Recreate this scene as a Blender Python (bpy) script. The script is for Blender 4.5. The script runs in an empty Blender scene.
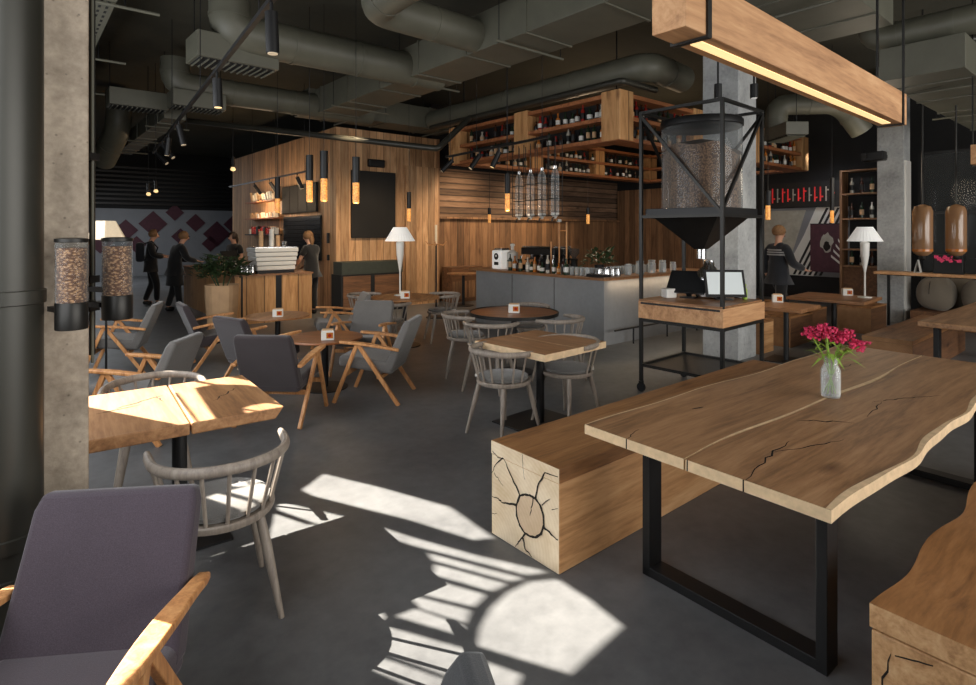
import bpy, bmesh, math, random
from mathutils import Vector, Matrix
from mathutils.geometry import delaunay_2d_cdt
random.seed(7)
SC = bpy.context.scene
COL = SC.collection
PI = math.pi
R = math.radians
# ---------------------------------------------------------------- place: camera 1.68 m up at the origin, looking along +Y
CH = 1.68
FPX = 570.0
HZ = 232.0
BA = R(40)                                  # the building stands turned 40 degrees to the camera
U = Vector((math.cos(BA), math.sin(BA), 0))
V = Vector((-math.sin(BA), math.cos(BA), 0))
CEIL = 4.8

def W(u, v, z=0.0):
    p = U * u + V * v
    return Vector((p.x, p.y, z))

def G(px, py, h=0.0):                       # survey helper: a photo point that lies at height h
    d = FPX * (CH - h) / (py - HZ)
    return Vector(((px - 488) / FPX * d, d, h))

# ---------------------------------------------------------------- mesh helpers
class MB:
    def __init__(s):
        s.v = []; s.f = []; s.mi = []; s.m = 0
    def add(s, vs, fs):
        b = len(s.v)
        s.v += [tuple(p) for p in vs]
        s.f += [tuple(b + i for i in f) for f in fs]
        s.mi += [s.m] * len(fs)
        return s
    def box(s, c, d, rz=0.0, rx=0.0, ry=0.0):
        hx, hy, hz = d[0] / 2, d[1] / 2, d[2] / 2
        vs = [Vector((x, y, z)) for x in (-hx, hx) for y in (-hy, hy) for z in (-hz, hz)]
        M = Matrix.Rotation(rz, 3, 'Z') @ Matrix.Rotation(ry, 3, 'Y') @ Matrix.Rotation(rx, 3, 'X')
        c = Vector(c)
        return s.add([M @ p + c for p in vs], [(0, 1, 3, 2), (4, 6, 7, 5), (0, 4, 5, 1), (2, 3, 7, 6), (0, 2, 6, 4), (1, 5, 7, 3)])
    def bar(s, a, b, w, t, side=(1, 0, 0)):
        a = Vector(a); b = Vector(b); d = (b - a).normalized()
        sd = Vector(side); sd = (sd - d * sd.dot(d)).normalized(); n = d.cross(sd)
        vs = []
        for p in (a, b):
            for i, j in ((-1, -1), (1, -1), (1, 1), (-1, 1)):
                vs.append(p + sd * (i * w / 2) + n * (j * t / 2))
        return s.add(vs, [(0, 1, 2, 3), (7, 6, 5, 4), (0, 4, 5, 1), (1, 5, 6, 2), (2, 6, 7, 3), (3, 7, 4, 0)])
    def prism(s, poly, z0, z1):
        n = len(poly)
        vs = [(p[0], p[1], z0) for p in poly] + [(p[0], p[1], z1) for p in poly]
        fs = [tuple(range(n - 1, -1, -1)), tuple(range(n, 2 * n))]
        fs += [(i, (i + 1) % n, n + (i + 1) % n, n + i) for i in range(n)]
        return s.add(vs, fs)
    def tube(s, path, r, seg=10, cap=True, flat=1.0):
        P = [Vector(p) for p in path]; n = len(P)
        rs = r if isinstance(r, (list, tuple)) else [r] * n
        up = None; vs = []; fs = []
        for i in range(n):
            d = (P[min(i + 1, n - 1)] - P[max(i - 1, 0)]).normalized()
            if up is None:
                up = Vector((0, 0, 1)) if abs(d.z) < 0.9 else Vector((1, 0, 0))
            sd = d.cross(up).normalized(); up = sd.cross(d).normalized()
            for k in range(seg):
                a = 2 * PI * k / seg
                vs.append(P[i] + sd * (math.cos(a) * rs[i]) + up * (math.sin(a) * rs[i] * flat))
        for i in range(n - 1):
            for k in range(seg):
                k2 = (k + 1) % seg
                fs.append((i * seg + k, i * seg + k2, (i + 1) * seg + k2, (i + 1) * seg + k))
        if cap:
            fs.append(tuple(range(seg - 1, -1, -1))); fs.append(tuple(range((n - 1) * seg, n * seg)))
        return s.add(vs, fs)
    def lathe(s, prof, c=(0, 0, 0), seg=20, cap=True):
        c = Vector(c); vs = []; fs = []; n = len(prof)
        for r, z in prof:
            r = max(r, 0.0004)
            for k in range(seg):
                a = 2 * PI * k / seg
                vs.append(c + Vector((r * math.cos(a), r * math.sin(a), z)))
        for i in range(n - 1):
            for k in range(seg):
                k2 = (k + 1) % seg
                fs.append((i * seg + k, i * seg + k2, (i + 1) * seg + k2, (i + 1) * seg + k))
        if cap: fs.append(tuple(range(seg - 1, -1, -1))); fs.append(tuple(range((n - 1) * seg, n * seg)))
        return s.add(vs, fs)
    def poly(s, pts):
        return s.add(pts, [tuple(range(len(pts)))])
    def ball(s, c, r, seg=12, sc=(1, 1, 1)):
        n = max(4, seg // 2)
        prof = [(math.sin(PI * i / n), -math.cos(PI * i / n)) for i in range(n + 1)]
        t = MB().lathe(prof, (0, 0, 0), seg)
        return s.add([(c[0] + p[0] * r * sc[0], c[1] + p[1] * r * sc[1], c[2] + p[2] * r * sc[2]) for p in t.v], t.f)
    def build(s, name, mat, parent=None, loc=None, rz=None, bevel=0.0, smooth=False, sub=0, bseg=2, normals=True):
        me = bpy.data.meshes.new(name)
        me.from_pydata(s.v, [], s.f)
        mats = mat if isinstance(mat, (list, tuple)) else [mat]
        for m in mats: me.materials.append(m)
        if len(mats) > 1: me.polygons.foreach_set('material_index', s.mi)
        if normals:
            bm = bmesh.new(); bm.from_mesh(me)
            bmesh.ops.recalc_face_normals(bm, faces=bm.faces)
            bm.to_mesh(me); bm.free()
        if smooth:
            me.polygons.foreach_set('use_smooth', [True] * len(me.polygons))
            try: me.set_sharp_from_angle(angle=R(42))
            except Exception: pass
        me.update()
        o = bpy.data.objects.new(name, me)
        COL.objects.link(o)
        if parent: o.parent = parent
        if loc is not None: o.location = loc
        if rz is not None: o.rotation_euler = (0, 0, rz)
        if bevel:
            b = o.modifiers.new('Bevel', 'BEVEL'); b.width = bevel; b.segments = bseg; b.limit_method = 'ANGLE'; b.angle_limit = R(40)
        if sub:
            d = o.modifiers.new('Subsurf', 'SUBSURF'); d.levels = sub; d.render_levels = sub
        return o

def tag(o, label, cat, group=None, kind=None):
    o['label'] = label; o['category'] = cat
    if group: o['group'] = group
    if kind: o['kind'] = kind
    return o

def thing(name, label, cat, loc=(0, 0, 0), rz=0.0, group=None):
    o = bpy.data.objects.new(name, None); COL.objects.link(o)
    o.empty_display_size = 0.2
    o.location = loc; o.rotation_euler = (0, 0, rz)
    return tag(o, label, cat, group)

def struct(o):
    o['kind'] = 'structure'; return o

def kids(o):
    return [c for c in bpy.data.objects if c.parent == o]

def dup(root, loc, rz, label=None, group=None):
    def cp(o, par):
        c = o.copy(); COL.objects.link(c)
        if par: c.parent = par
        for ch in kids(o): cp(ch, c)
        return c
    ks = None
    r = cp(root, None)
    r.location = loc; r.rotation_euler = (0, 0, rz)
    if label: r['label'] = label
    if group: r['group'] = group
    return r

# ---------------------------------------------------------------- materials
def mat(name):
    m = bpy.data.materials.new(name); m.use_nodes = True
    nt = m.node_tree
    return m, nt, nt.nodes['Principled BSDF']

def rgb(r, g, b):                            # sRGB 0-255 to linear
    f = lambda c: (c / 255 / 12.92) if c / 255 <= 0.04045 else ((c / 255 + 0.055) / 1.055) ** 2.4
    return (f(r), f(g), f(b), 1.0)

def nd(nt, t, **k):
    n = nt.nodes.new(t)
    for a, b in k.items(): setattr(n, a, b)
    return n

def ramp(nt, fac, stops):
    r = nd(nt, 'ShaderNodeValToRGB'); e = r.color_ramp.elements
    while len(e) > len(stops): e.remove(e[-1])
    while len(e) < len(stops): e.new(0.5)
    for i, (p, c) in enumerate(stops): e[i].position = p; e[i].color = c
    nt.links.new(fac, r.inputs['Fac']); return r

def mapped(nt, scale, coord='Object', loc=(0, 0, 0)):
    t = nd(nt, 'ShaderNodeTexCoord'); mp = nd(nt, 'ShaderNodeMapping')
    mp.inputs['Scale'].default_value = scale; mp.inputs['Location'].default_value = loc
    nt.links.new(t.outputs[coord], mp.inputs['Vector']); return mp

def noise(nt, vec, scale, detail=6, rough=0.6, dist=0.0):
    n = nd(nt, 'ShaderNodeTexNoise'); n.inputs['Scale'].default_value = scale; n.inputs['Detail'].default_value = detail
    n.inputs['Roughness'].default_value = rough; n.inputs['Distortion'].default_value = dist
    nt.links.new(vec, n.inputs['Vector']); return n

def bump(nt, p, h, s, d=0.01):
    b = nd(nt, 'ShaderNodeBump'); b.inputs['Strength'].default_value = s; b.inputs['Distance'].default_value = d
    nt.links.new(h, b.inputs['Height']); nt.links.new(b.outputs['Normal'], p.inputs['Normal'])

def plain(name, c, rough=0.5, metal=0.0, var=0.12, scale=8.0, emit=None, es=0.0, bmp=0.0):
    m, nt, p = mat(name)
    mp = mapped(nt, (1, 1, 1)); n = noise(nt, mp.outputs[0], scale, 5)
    lo = tuple(x * (1 - var) for x in c[:3]) + (1,); hi = tuple(min(1, x * (1 + var)) for x in c[:3]) + (1,)
    r = ramp(nt, n.outputs['Fac'], [(0.3, lo), (0.7, hi)])
    nt.links.new(r.outputs['Color'], p.inputs['Base Color'])
    p.inputs['Roughness'].default_value = rough; p.inputs['Metallic'].default_value = metal
    if emit and var >= .4: nt.links.new(r.outputs['Color'], p.inputs['Emission Color'])
    if emit: p.inputs['Emission Color'].default_value = emit; p.inputs['Emission Strength'].default_value = es
    if bmp: bump(nt, p, n.outputs['Fac'], bmp)
    return m

def wood(name, dark, mid, light, axis='x', rough=0.55, scale=1.0, plank=0.0, plank_axis='x', knots=True, vary=0.5, gap=0.05):
    m, nt, p = mat(name)
    st = {'x': (0.7, 7, 7), 'y': (7, 0.7, 7), 'z': (7, 7, 0.7)}[axis]
    st = tuple(a * scale for a in st)
    tc = nd(nt, 'ShaderNodeTexCoord')
    oi = nd(nt, 'ShaderNodeObjectInfo')
    off = nd(nt, 'ShaderNodeVectorMath', operation='SCALE'); off.inputs[0].default_value = (13, 7, 19)
    nt.links.new(oi.outputs['Random'], off.inputs['Scale'])
    ad = nd(nt, 'ShaderNodeVectorMath', operation='ADD')
    nt.links.new(tc.outputs['Object'], ad.inputs[0]); nt.links.new(off.outputs[0], ad.inputs[1])
    vec = ad.outputs[0]; wn = None; fr = None
    if plank:
        sx = nd(nt, 'ShaderNodeSeparateXYZ'); nt.links.new(tc.outputs['Object'], sx.inputs[0])
        dv = nd(nt, 'ShaderNodeMath', operation='MULTIPLY_ADD'); dv.inputs[1].default_value = 1 / plank; dv.inputs[2].default_value = .37
        nt.links.new(sx.outputs['XYZ'.index(plank_axis.upper())], dv.inputs[0])
        fl = nd(nt, 'ShaderNodeMath', operation='FLOOR'); nt.links.new(dv.outputs[0], fl.inputs[0])
        fr = nd(nt, 'ShaderNodeMath', operation='FRACT'); nt.links.new(dv.outputs[0], fr.inputs[0])
        wn = nd(nt, 'ShaderNodeTexWhiteNoise', noise_dimensions='1D'); nt.links.new(fl.outputs[0], wn.inputs['W'])
        s2 = nd(nt, 'ShaderNodeVectorMath', operation='SCALE'); s2.inputs['Scale'].default_value = 9.0
        nt.links.new(wn.outputs['Color'], s2.inputs[0])
        a2 = nd(nt, 'ShaderNodeVectorMath', operation='ADD'); nt.links.new(vec, a2.inputs[0]); nt.links.new(s2.outputs[0], a2.inputs[1])
        vec = a2.outputs[0]
    mp = nd(nt, 'ShaderNodeMapping'); mp.inputs['Scale'].default_value = st; nt.links.new(vec, mp.inputs['Vector'])
    n1 = noise(nt, mp.outputs[0], 1.6, 8, 0.62, 0.9)
    n2 = noise(nt, mp.outputs[0], 9.0, 4, 0.6, 0.2)
    mx = nd(nt, 'ShaderNodeMix', data_type='FLOAT'); mx.inputs['Factor'].default_value = 0.3
    nt.links.new(n1.outputs['Fac'], mx.inputs['A']); nt.links.new(n2.outputs['Fac'], mx.inputs['B'])
    r = ramp(nt, mx.outputs['Result'], [(0.33, dark), (0.5, mid), (0.67, light)])
    col = r.outputs['Color']
    if knots:
        mk = nd(nt, 'ShaderNodeMapping'); ks = {'x': (0.9, 2.2, 2.2), 'y': (2.2, 0.9, 2.2), 'z': (2.2, 2.2, 0.9)}[axis]
        mk.inputs['Scale'].default_value = tuple(a * scale for a in ks); nt.links.new(vec, mk.inputs['Vector'])
        vo = nd(nt, 'ShaderNodeTexVoronoi'); vo.inputs['Scale'].default_value = 1.3; nt.links.new(mk.outputs[0], vo.inputs['Vector'])
        kr = ramp(nt, vo.outputs['Distance'], [(0.02, (0.22, 0.15, 0.1, 1)), (0.11, (1, 1, 1, 1))])
        mm = nd(nt, 'ShaderNodeMix', data_type='RGBA', blend_type='MULTIPLY'); mm.inputs['Factor'].default_value = 0.75
        nt.links.new(col, mm.inputs['A']); nt.links.new(kr.outputs['Color'], mm.inputs['B']); col = mm.outputs['Result']
    if plank:
        vr = nd(nt, 'ShaderNodeMapRange'); vr.inputs['To Min'].default_value = 1 - vary; vr.inputs['To Max'].default_value = 1 + vary * 0.5
        nt.links.new(wn.outputs['Value'], vr.inputs['Value'])
        mg = nd(nt, 'ShaderNodeVectorMath', operation='SCALE'); nt.links.new(col, mg.inputs[0]); nt.links.new(vr.outputs[0], mg.inputs['Scale'])
        pp = nd(nt, 'ShaderNodeMath', operation='PINGPONG'); pp.inputs[1].default_value = 0.5; nt.links.new(fr.outputs[0], pp.inputs[0])
        gr = ramp(nt, pp.outputs[0], [(0.0, (0.12, 0.12, 0.12, 1)), (gap, (1, 1, 1, 1))])
        mm = nd(nt, 'ShaderNodeMix', data_type='RGBA', blend_type='MULTIPLY'); mm.inputs['Factor'].default_value = 1
        nt.links.new(mg.outputs[0], mm.inputs['A']); nt.links.new(gr.outputs['Color'], mm.inputs['B']); col = mm.outputs['Result']
    nt.links.new(col, p.inputs['Base Color'])
    p.inputs['Roughness'].default_value = rough
    bump(nt, p, mx.outputs['Result'], 0.15, 0.004)
    return m

def end_grain(name, c1, c2):
    m, nt, p = mat(name)
    mp = mapped(nt, (1, 1, 1)); n = noise(nt, mp.outputs[0], 5, 5)
    w = nd(nt, 'ShaderNodeTexWave', wave_type='RINGS', rings_direction='X'); w.inputs['Scale'].default_value = 14
    w.inputs['Distortion'].default_value = 3; w.inputs['Detail'].default_value = 3; w.inputs['Detail Scale'].default_value = 1.5
    nt.links.new(mp.outputs[0], w.inputs['Vector'])
    mx = nd(nt, 'ShaderNodeMix', data_type='FLOAT'); mx.inputs['Factor'].default_value = 0.93
    nt.links.new(w.outputs['Fac'], mx.inputs['A']); nt.links.new(n.outputs['Fac'], mx.inputs['B'])
    r = ramp(nt, mx.outputs['Result'], [(0.25, c1), (0.7, c2)])
    nt.links.new(r.outputs['Color'], p.inputs['Base Color']); p.inputs['Roughness'].default_value = 0.75
    return m

def concrete(name, c1, c2, rough=0.8, scale=1.0, bmp=0.25, spots=True):
    m, nt, p = mat(name)
    mp = mapped(nt, (scale, scale, scale))
    a = noise(nt, mp.outputs[0], 1.2, 10, 0.65, 0.3); b = noise(nt, mp.outputs[0], 14, 5, 0.6)
    mx = nd(nt, 'ShaderNodeMix', data_type='FLOAT'); mx.inputs['Factor'].default_value = 0.3
    nt.links.new(a.outputs['Fac'], mx.inputs['A']); nt.links.new(b.outputs['Fac'], mx.inputs['B'])
    r = ramp(nt, mx.outputs['Result'], [(0.3, c1), (0.7, c2)]); col = r.outputs['Color']
    if spots:
        vo = nd(nt, 'ShaderNodeTexVoronoi'); vo.inputs['Scale'].default_value = 9; vo.inputs['Randomness'].default_value = 1
        nt.links.new(mp.outputs[0], vo.inputs['Vector'])
        kr = ramp(nt, vo.outputs['Distance'], [(0.05, (0.35, 0.35, 0.35, 1)), (0.12, (1, 1, 1, 1))])
        mm = nd(nt, 'ShaderNodeMix', data_type='RGBA', blend_type='MULTIPLY'); mm.inputs['Factor'].default_value = 0.7
        nt.links.new(col, mm.inputs['A']); nt.links.new(kr.outputs['Color'], mm.inputs['B']); col = mm.outputs['Result']
    nt.links.new(col, p.inputs['Base Color']); p.inputs['Roughness'].default_value = rough
    bump(nt, p, mx.outputs['Result'], bmp, 0.02)
    return m

def fabric(name, c, var=0.25):
    m, nt, p = mat(name)
    mp = mapped(nt, (1, 1, 1)); n = noise(nt, mp.outputs[0], 320, 2); n2 = noise(nt, mp.outputs[0], 3, 3)
    mx = nd(nt, 'ShaderNodeMix', data_type='FLOAT'); mx.inputs['Factor'].default_value = 0.3
    nt.links.new(n.outputs['Fac'], mx.inputs['A']); nt.links.new(n2.outputs['Fac'], mx.inputs['B'])
    r = ramp(nt, mx.outputs['Result'], [(0.35, tuple(x * (1 - var) for x in c[:3]) + (1,)), (0.65, tuple(x * (1 + var) for x in c[:3]) + (1,))])
    nt.links.new(r.outputs['Color'], p.inputs['Base Color']); p.inputs['Roughness'].default_value = 0.95
    p.inputs['Sheen Weight'].default_value = 0.25; p.inputs['Sheen Roughness'].default_value = 0.5
    bump(nt, p, n.outputs['Fac'], 0.3, 0.002)
    return m

def glass(name, c=(1, 1, 1, 1), rough=0.02, alpha=0.25):
    m, nt, p = mat(name)
    p.inputs['Base Color'].default_value = c; p.inputs['Roughness'].default_value = rough
    tr = nd(nt, 'ShaderNodeBsdfTransparent'); tr.inputs['Color'].default_value = tuple(0.5 + 0.5 * x for x in c[:3]) + (1,)
    p.inputs['Specular IOR Level'].default_value = 0.8
    lw = nd(nt, 'ShaderNodeLayerWeight'); lw.inputs['Blend'].default_value = 0.35
    mr = nd(nt, 'ShaderNodeMapRange'); mr.inputs['To Min'].default_value = alpha; mr.inputs['To Max'].default_value = min(1, alpha + 0.4)
    nt.links.new(lw.outputs['Facing'], mr.inputs['Value'])
    ms = nd(nt, 'ShaderNodeMixShader'); nt.links.new(mr.outputs[0], ms.inputs['Fac'])
    nt.links.new(tr.outputs[0], ms.inputs[1]); nt.links.new(p.outputs[0], ms.inputs[2])
    nt.links.new(ms.outputs[0], nt.nodes['Material Output'].inputs['Surface'])
    return m

M = {}
M['floor'] = concrete('polished concrete', rgb(66, 67, 69), rgb(112, 113, 114), rough=0.42, scale=0.8, bmp=0.05, spots=False)
M['concrete'] = concrete('column concrete', rgb(104, 92, 78), rgb(206, 190, 170), scale=2.2, bmp=.5)
M['concrete_grey'] = concrete('pillar concrete', rgb(124, 126, 126), rgb(192, 194, 194), scale=1.6)
M['ceiling'] = concrete('painted ceiling', rgb(58, 57, 47), rgb(72, 71, 60), rough=0.9, scale=0.7, bmp=0.1, spots=False)
M['duct'] = plain('olive grey duct paint', rgb(90, 89, 77), 0.5, 0.0, 0.12, 3)
M['duct_dark'] = plain('dark olive paint', rgb(70, 70, 60), 0.6, 0.0, 0.12, 3)
M['pipe'] = plain('dark olive pipe paint', rgb(52, 51, 45), 0.4, 0.2, 0.1, 3)
M['black'] = plain('matte black metal', rgb(26, 26, 27), 0.45, 0.3, 0.15, 6)
M['steel'] = plain('raw dark steel', rgb(42, 41, 39), 0.4, 0.6, 0.15, 6)
M['black_soft'] = plain('soft black', rgb(18, 18, 19), 0.8, 0.0, 0.2, 6)
M['menu'] = plain('black menu board', rgb(24, 21, 18), 0.7, 0.0, 0.1, 3)
M['table_wood'] = wood('table oak', rgb(104, 74, 48), rgb(150, 111, 76), rgb(176, 136, 98), 'x', 0.5, 0.9)
M['table_edge'] = plain('pale live edge', rgb(214, 186, 148), 0.6, 0, 0.15, 20)
M['log_wood'] = wood('log oak', rgb(150, 106, 66), rgb(200, 150, 100), rgb(222, 178, 130), 'x', 0.6, 0.8)
M['log_top'] = wood('log top oak', rgb(104, 68, 38), rgb(150, 104, 62), rgb(178, 130, 84), 'x', 0.5, 0.9)
M['log_end_slab'] = wood('slab edge oak', rgb(150, 108, 68), rgb(194, 150, 104), rgb(214, 176, 132), 'x', 0.65, 1.2)
M['log_dark'] = wood('dark log wood', rgb(72, 46, 28), rgb(104, 70, 44), rgb(130, 90, 58), 'x', 0.65, 0.9)
M['beam_wood'] = wood('beam oak', rgb(146, 102, 66), rgb(190, 142, 98), rgb(212, 168, 124), 'x', 0.6, 0.8)
M['bright_wood'] = wood('cafe table oak', rgb(106, 70, 42), rgb(152, 108, 68), rgb(182, 138, 94), 'y', 0.55, 0.9)
M['mid_wood'] = wood('square table oak', rgb(110, 74, 46), rgb(146, 102, 66), rgb(170, 124, 84), 'y', 0.45, 0.9)
M['red_wood'] = wood('round table walnut', rgb(92, 52, 28), rgb(140, 84, 46), rgb(164, 106, 62), 'x', 0.35, 0.8)
M['chair_wood'] = wood('armchair oak', rgb(150, 96, 54), rgb(196, 138, 86), rgb(218, 166, 112), 'z', 0.45, 2.0, knots=False)
M['spindle'] = wood('taupe painted ash', rgb(112, 102, 94), rgb(138, 127, 116), rgb(156, 146, 134), 'z', 0.5, 2.0, knots=False)
M['plank'] = wood('kiosk planks', rgb(138, 100, 66), rgb(190, 146, 104), rgb(212, 172, 130), 'z', 0.65, 0.7, plank=0.17, plank_axis='x', vary=0.32)
M['plank_y'] = wood('kiosk side planks', rgb(138, 100, 66), rgb(190, 146, 104), rgb(212, 172, 130), 'z', 0.65, 0.7, plank=0.17, plank_axis='y', vary=0.32)
M['plank_dark'] = wood('bar back planks', rgb(98, 68, 44), rgb(138, 100, 68), rgb(160, 120, 84), 'z', 0.65, 0.7, plank=0.2, plank_axis='x', vary=0.4)
M['plank_y_dark'] = wood('far side planks', rgb(98, 68, 44), rgb(138, 100, 68), rgb(160, 120, 84), 'z', 0.65, 0.7, plank=0.2, plank_axis='y', vary=0.4)
M['plank_wide'] = wood('counter planks', rgb(148, 100, 58), rgb(196, 146, 94), rgb(216, 170, 118), 'z', 0.6, 0.8, plank=0.32, plank_axis='x', vary=0.2)
M['stack'] = wood('stacked timber ends', rgb(84, 62, 46), rgb(122, 94, 72), rgb(146, 116, 92), 'x', 0.8, 0.8, plank=0.15, plank_axis='z', vary=0.5, gap=0.16)
M['shelf_wood'] = wood('orange shelf wood', rgb(120, 68, 38), rgb(160, 100, 60), rgb(180, 120, 78), 'x', 0.55, 0.8, knots=False)
M['end'] = end_grain('end grain', rgb(206, 180, 142), rgb(238, 220, 192))
M['heart'] = end_grain('heartwood', rgb(186, 158, 126), rgb(216, 192, 162))
M['end_dark'] = end_grain('dark end grain', rgb(128, 92, 60), rgb(168, 126, 88))
M['crack'] = plain('crack', rgb(28, 20, 14), 0.9)
M['purple'] = fabric('aubergine wool', rgb(64, 55, 64))
M['brown_fab'] = fabric('dark taupe wool', rgb(52, 44, 46))
M['grey_fab'] = fabric('grey wool', rgb(100, 97, 94))
M['char_fab'] = fabric('charcoal wool', rgb(54, 55, 57))
M['cushion'] = fabric('cushion felt', rgb(100, 98, 95))
M['sack'] = fabric('burlap', rgb(124, 114, 100), 0.2)
M['amber'] = plain('amber glass glow', rgb(206, 136, 66), 0.3, 0, 0.75, 45, rgb(255, 158, 70), 1.0)
M['led'] = plain('warm led strip', rgb(255, 226, 176), 0.4, 0, 0.02, 3, rgb(255, 214, 150), 1.05)
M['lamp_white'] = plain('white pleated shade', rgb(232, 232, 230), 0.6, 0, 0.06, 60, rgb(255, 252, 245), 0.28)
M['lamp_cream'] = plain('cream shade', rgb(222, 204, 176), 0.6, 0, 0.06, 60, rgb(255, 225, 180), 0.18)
M['white'] = plain('white enamel', rgb(218, 216, 210), 0.35, 0, 0.04, 4)
M['chrome'] = plain('chrome', rgb(190, 190, 190), 0.18, 1.0, 0.1, 5)
M['bean'] = None
M['glass'] = glass('clear glass', (0.5, 0.52, 0.52, 1), 0.03, 0.04)
M['glass_clear'] = glass('bright clear glass', (0.86, 0.88, 0.88, 1), 0.05, 0.10)
M['glass_tumbler'] = glass('tumbler glass', (0.72, 0.74, 0.74, 1), 0.12, 0.30)
M['glass_smoke'] = glass('smoky glass', (0.16, 0.15, 0.14, 1), 0.08, 0.25)
M['glass_amber'] = glass('amber mirrored glass', (0.32, 0.17, 0.08, 1), 0.16, 0.7)
M['bar_grey'] = concrete('grey bar cladding', rgb(122, 124, 126), rgb(144, 146, 148), rough=0.6, scale=1.0, bmp=0.03, spots=False)
M['leaf'] = plain('dark leaves', rgb(52, 72, 42), 0.5, 0, 0.4, 25)
M['leaf_light'] = plain('fresh green leaves', rgb(136, 170, 66), 0.5, 0, 0.25, 25)
M['pink'] = plain('pink petals', rgb(224, 62, 108), 0.6, 0, 0.45, 60)
M['paper'] = plain('kraft paper', rgb(196, 160, 122), 0.8, 0, 0.1, 5, bmp=0.3)
M['skin'] = plain('skin', rgb(206, 156, 128), 0.6, 0, 0.05, 6)
M['hair_dark'] = plain('dark hair', rgb(52, 38, 28), 0.7, 0, 0.3, 30)
M['hair_fair'] = plain('fair brown hair', rgb(132, 96, 62), 0.7, 0, 0.3, 30)
M['cloth_black'] = fabric('black cloth', rgb(19, 19, 21))
M['cloth_navy'] = fabric('navy cloth', rgb(26, 28, 34))
M['cloth_grey'] = fabric('grey stripe cloth', rgb(150, 150, 150))
M['mural'] = plain('pale grey painted wall', rgb(128, 130, 134), 0.8, 0, 0.06, 2)
M['plum'] = plain('plum tile', rgb(74, 36, 48), 0.6, 0, 0.2, 8)
M['dark_wall'] = plain('near black wall', rgb(26, 26, 27), 0.85, 0, 0.15, 2)
M['screen'] = plain('dark screen', rgb(16, 17, 19), 0.55, 0, 0.1, 2)
M['screen_lit'] = plain('pale screen', rgb(196, 202, 202), 0.3, 0, 0.03, 2, rgb(200, 208, 208), 0.25)
M['red'] = plain('red glow', rgb(190, 40, 42), 0.5, 0, 0.2, 10, rgb(210, 40, 40), 0.35)
M['green'] = plain('lime bottle', rgb(150, 180, 50), 0.4)
M['planter_dark'] = plain('dark green planter', rgb(52, 56, 48), 0.6)
M['tile'] = plain('black glazed tile', rgb(36, 37, 40), 0.2, 0, 0.5, 9)
for nm, c in (('bottle_green', rgb(34, 52, 36)), ('bottle_brown', rgb(58, 32, 20)), ('bottle_clear', rgb(176, 172, 160)), ('bottle_red', rgb(150, 42, 34)), ('bottle_amber', rgb(176, 104, 40))):
    M[nm] = plain(nm + ' glass', c, 0.12, 0, 0.15, 6)

def bean_mat():
    m, nt, p = mat('coffee beans')
    mp = mapped(nt, (1, 1, 1.6)); vo = nd(nt, 'ShaderNodeTexVoronoi'); vo.inputs['Scale'].default_value = 75
    nt.links.new(mp.outputs[0], vo.inputs['Vector'])
    r = ramp(nt, vo.outputs['Distance'], [(0.1, rgb(226, 176, 128)), (0.6, rgb(110, 70, 42))])
    nt.links.new(r.outputs['Color'], p.inputs['Base Color']); p.inputs['Roughness'].default_value = 0.5
    bump(nt, p, vo.outputs['Distance'], 0.6, 0.01); return m
M['bean'] = bean_mat()
def bean_dark():
    m, nt, p = mat('roasted beans')
    mp = mapped(nt, (1, 1, 1)); vo = nd(nt, 'ShaderNodeTexVoronoi'); vo.inputs['Scale'].default_value = 60
    nt.links.new(mp.outputs[0], vo.inputs['Vector'])
    mp2 = mapped(nt, (9, 9, 0.7)); n = noise(nt, mp2.outputs[0], 1.5, 4)
    mx = nd(nt, 'ShaderNodeMix', data_type='FLOAT'); mx.inputs['Factor'].default_value = 0.5
    nt.links.new(vo.outputs['Distance'], mx.inputs['A']); nt.links.new(n.outputs['Fac'], mx.inputs['B'])
    r = ramp(nt, mx.outputs['Result'], [(0.2, rgb(170, 132, 98)), (0.6, rgb(80, 56, 40))])
    nt.links.new(r.outputs['Color'], p.inputs['Base Color']); p.inputs['Roughness'].default_value = 0.4
    return m
M['bean_dark'] = bean_dark()

# ---------------------------------------------------------------- the setting
def uvrect(u0, u1, v0, v1):
    return [(u0, v0), (u1, v0), (u1, v1), (u0, v1)]
struct(MB().prism(uvrect(-1.2, 15.4, -6, 25.6), -0.1, 0.0).build('floor', M['floor'], rz=BA))
struct(MB().prism(uvrect(-0.74, 15.4, -6, 25.6), CEIL, CEIL + 0.15).build('ceiling', M['ceiling'], rz=BA))

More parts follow.
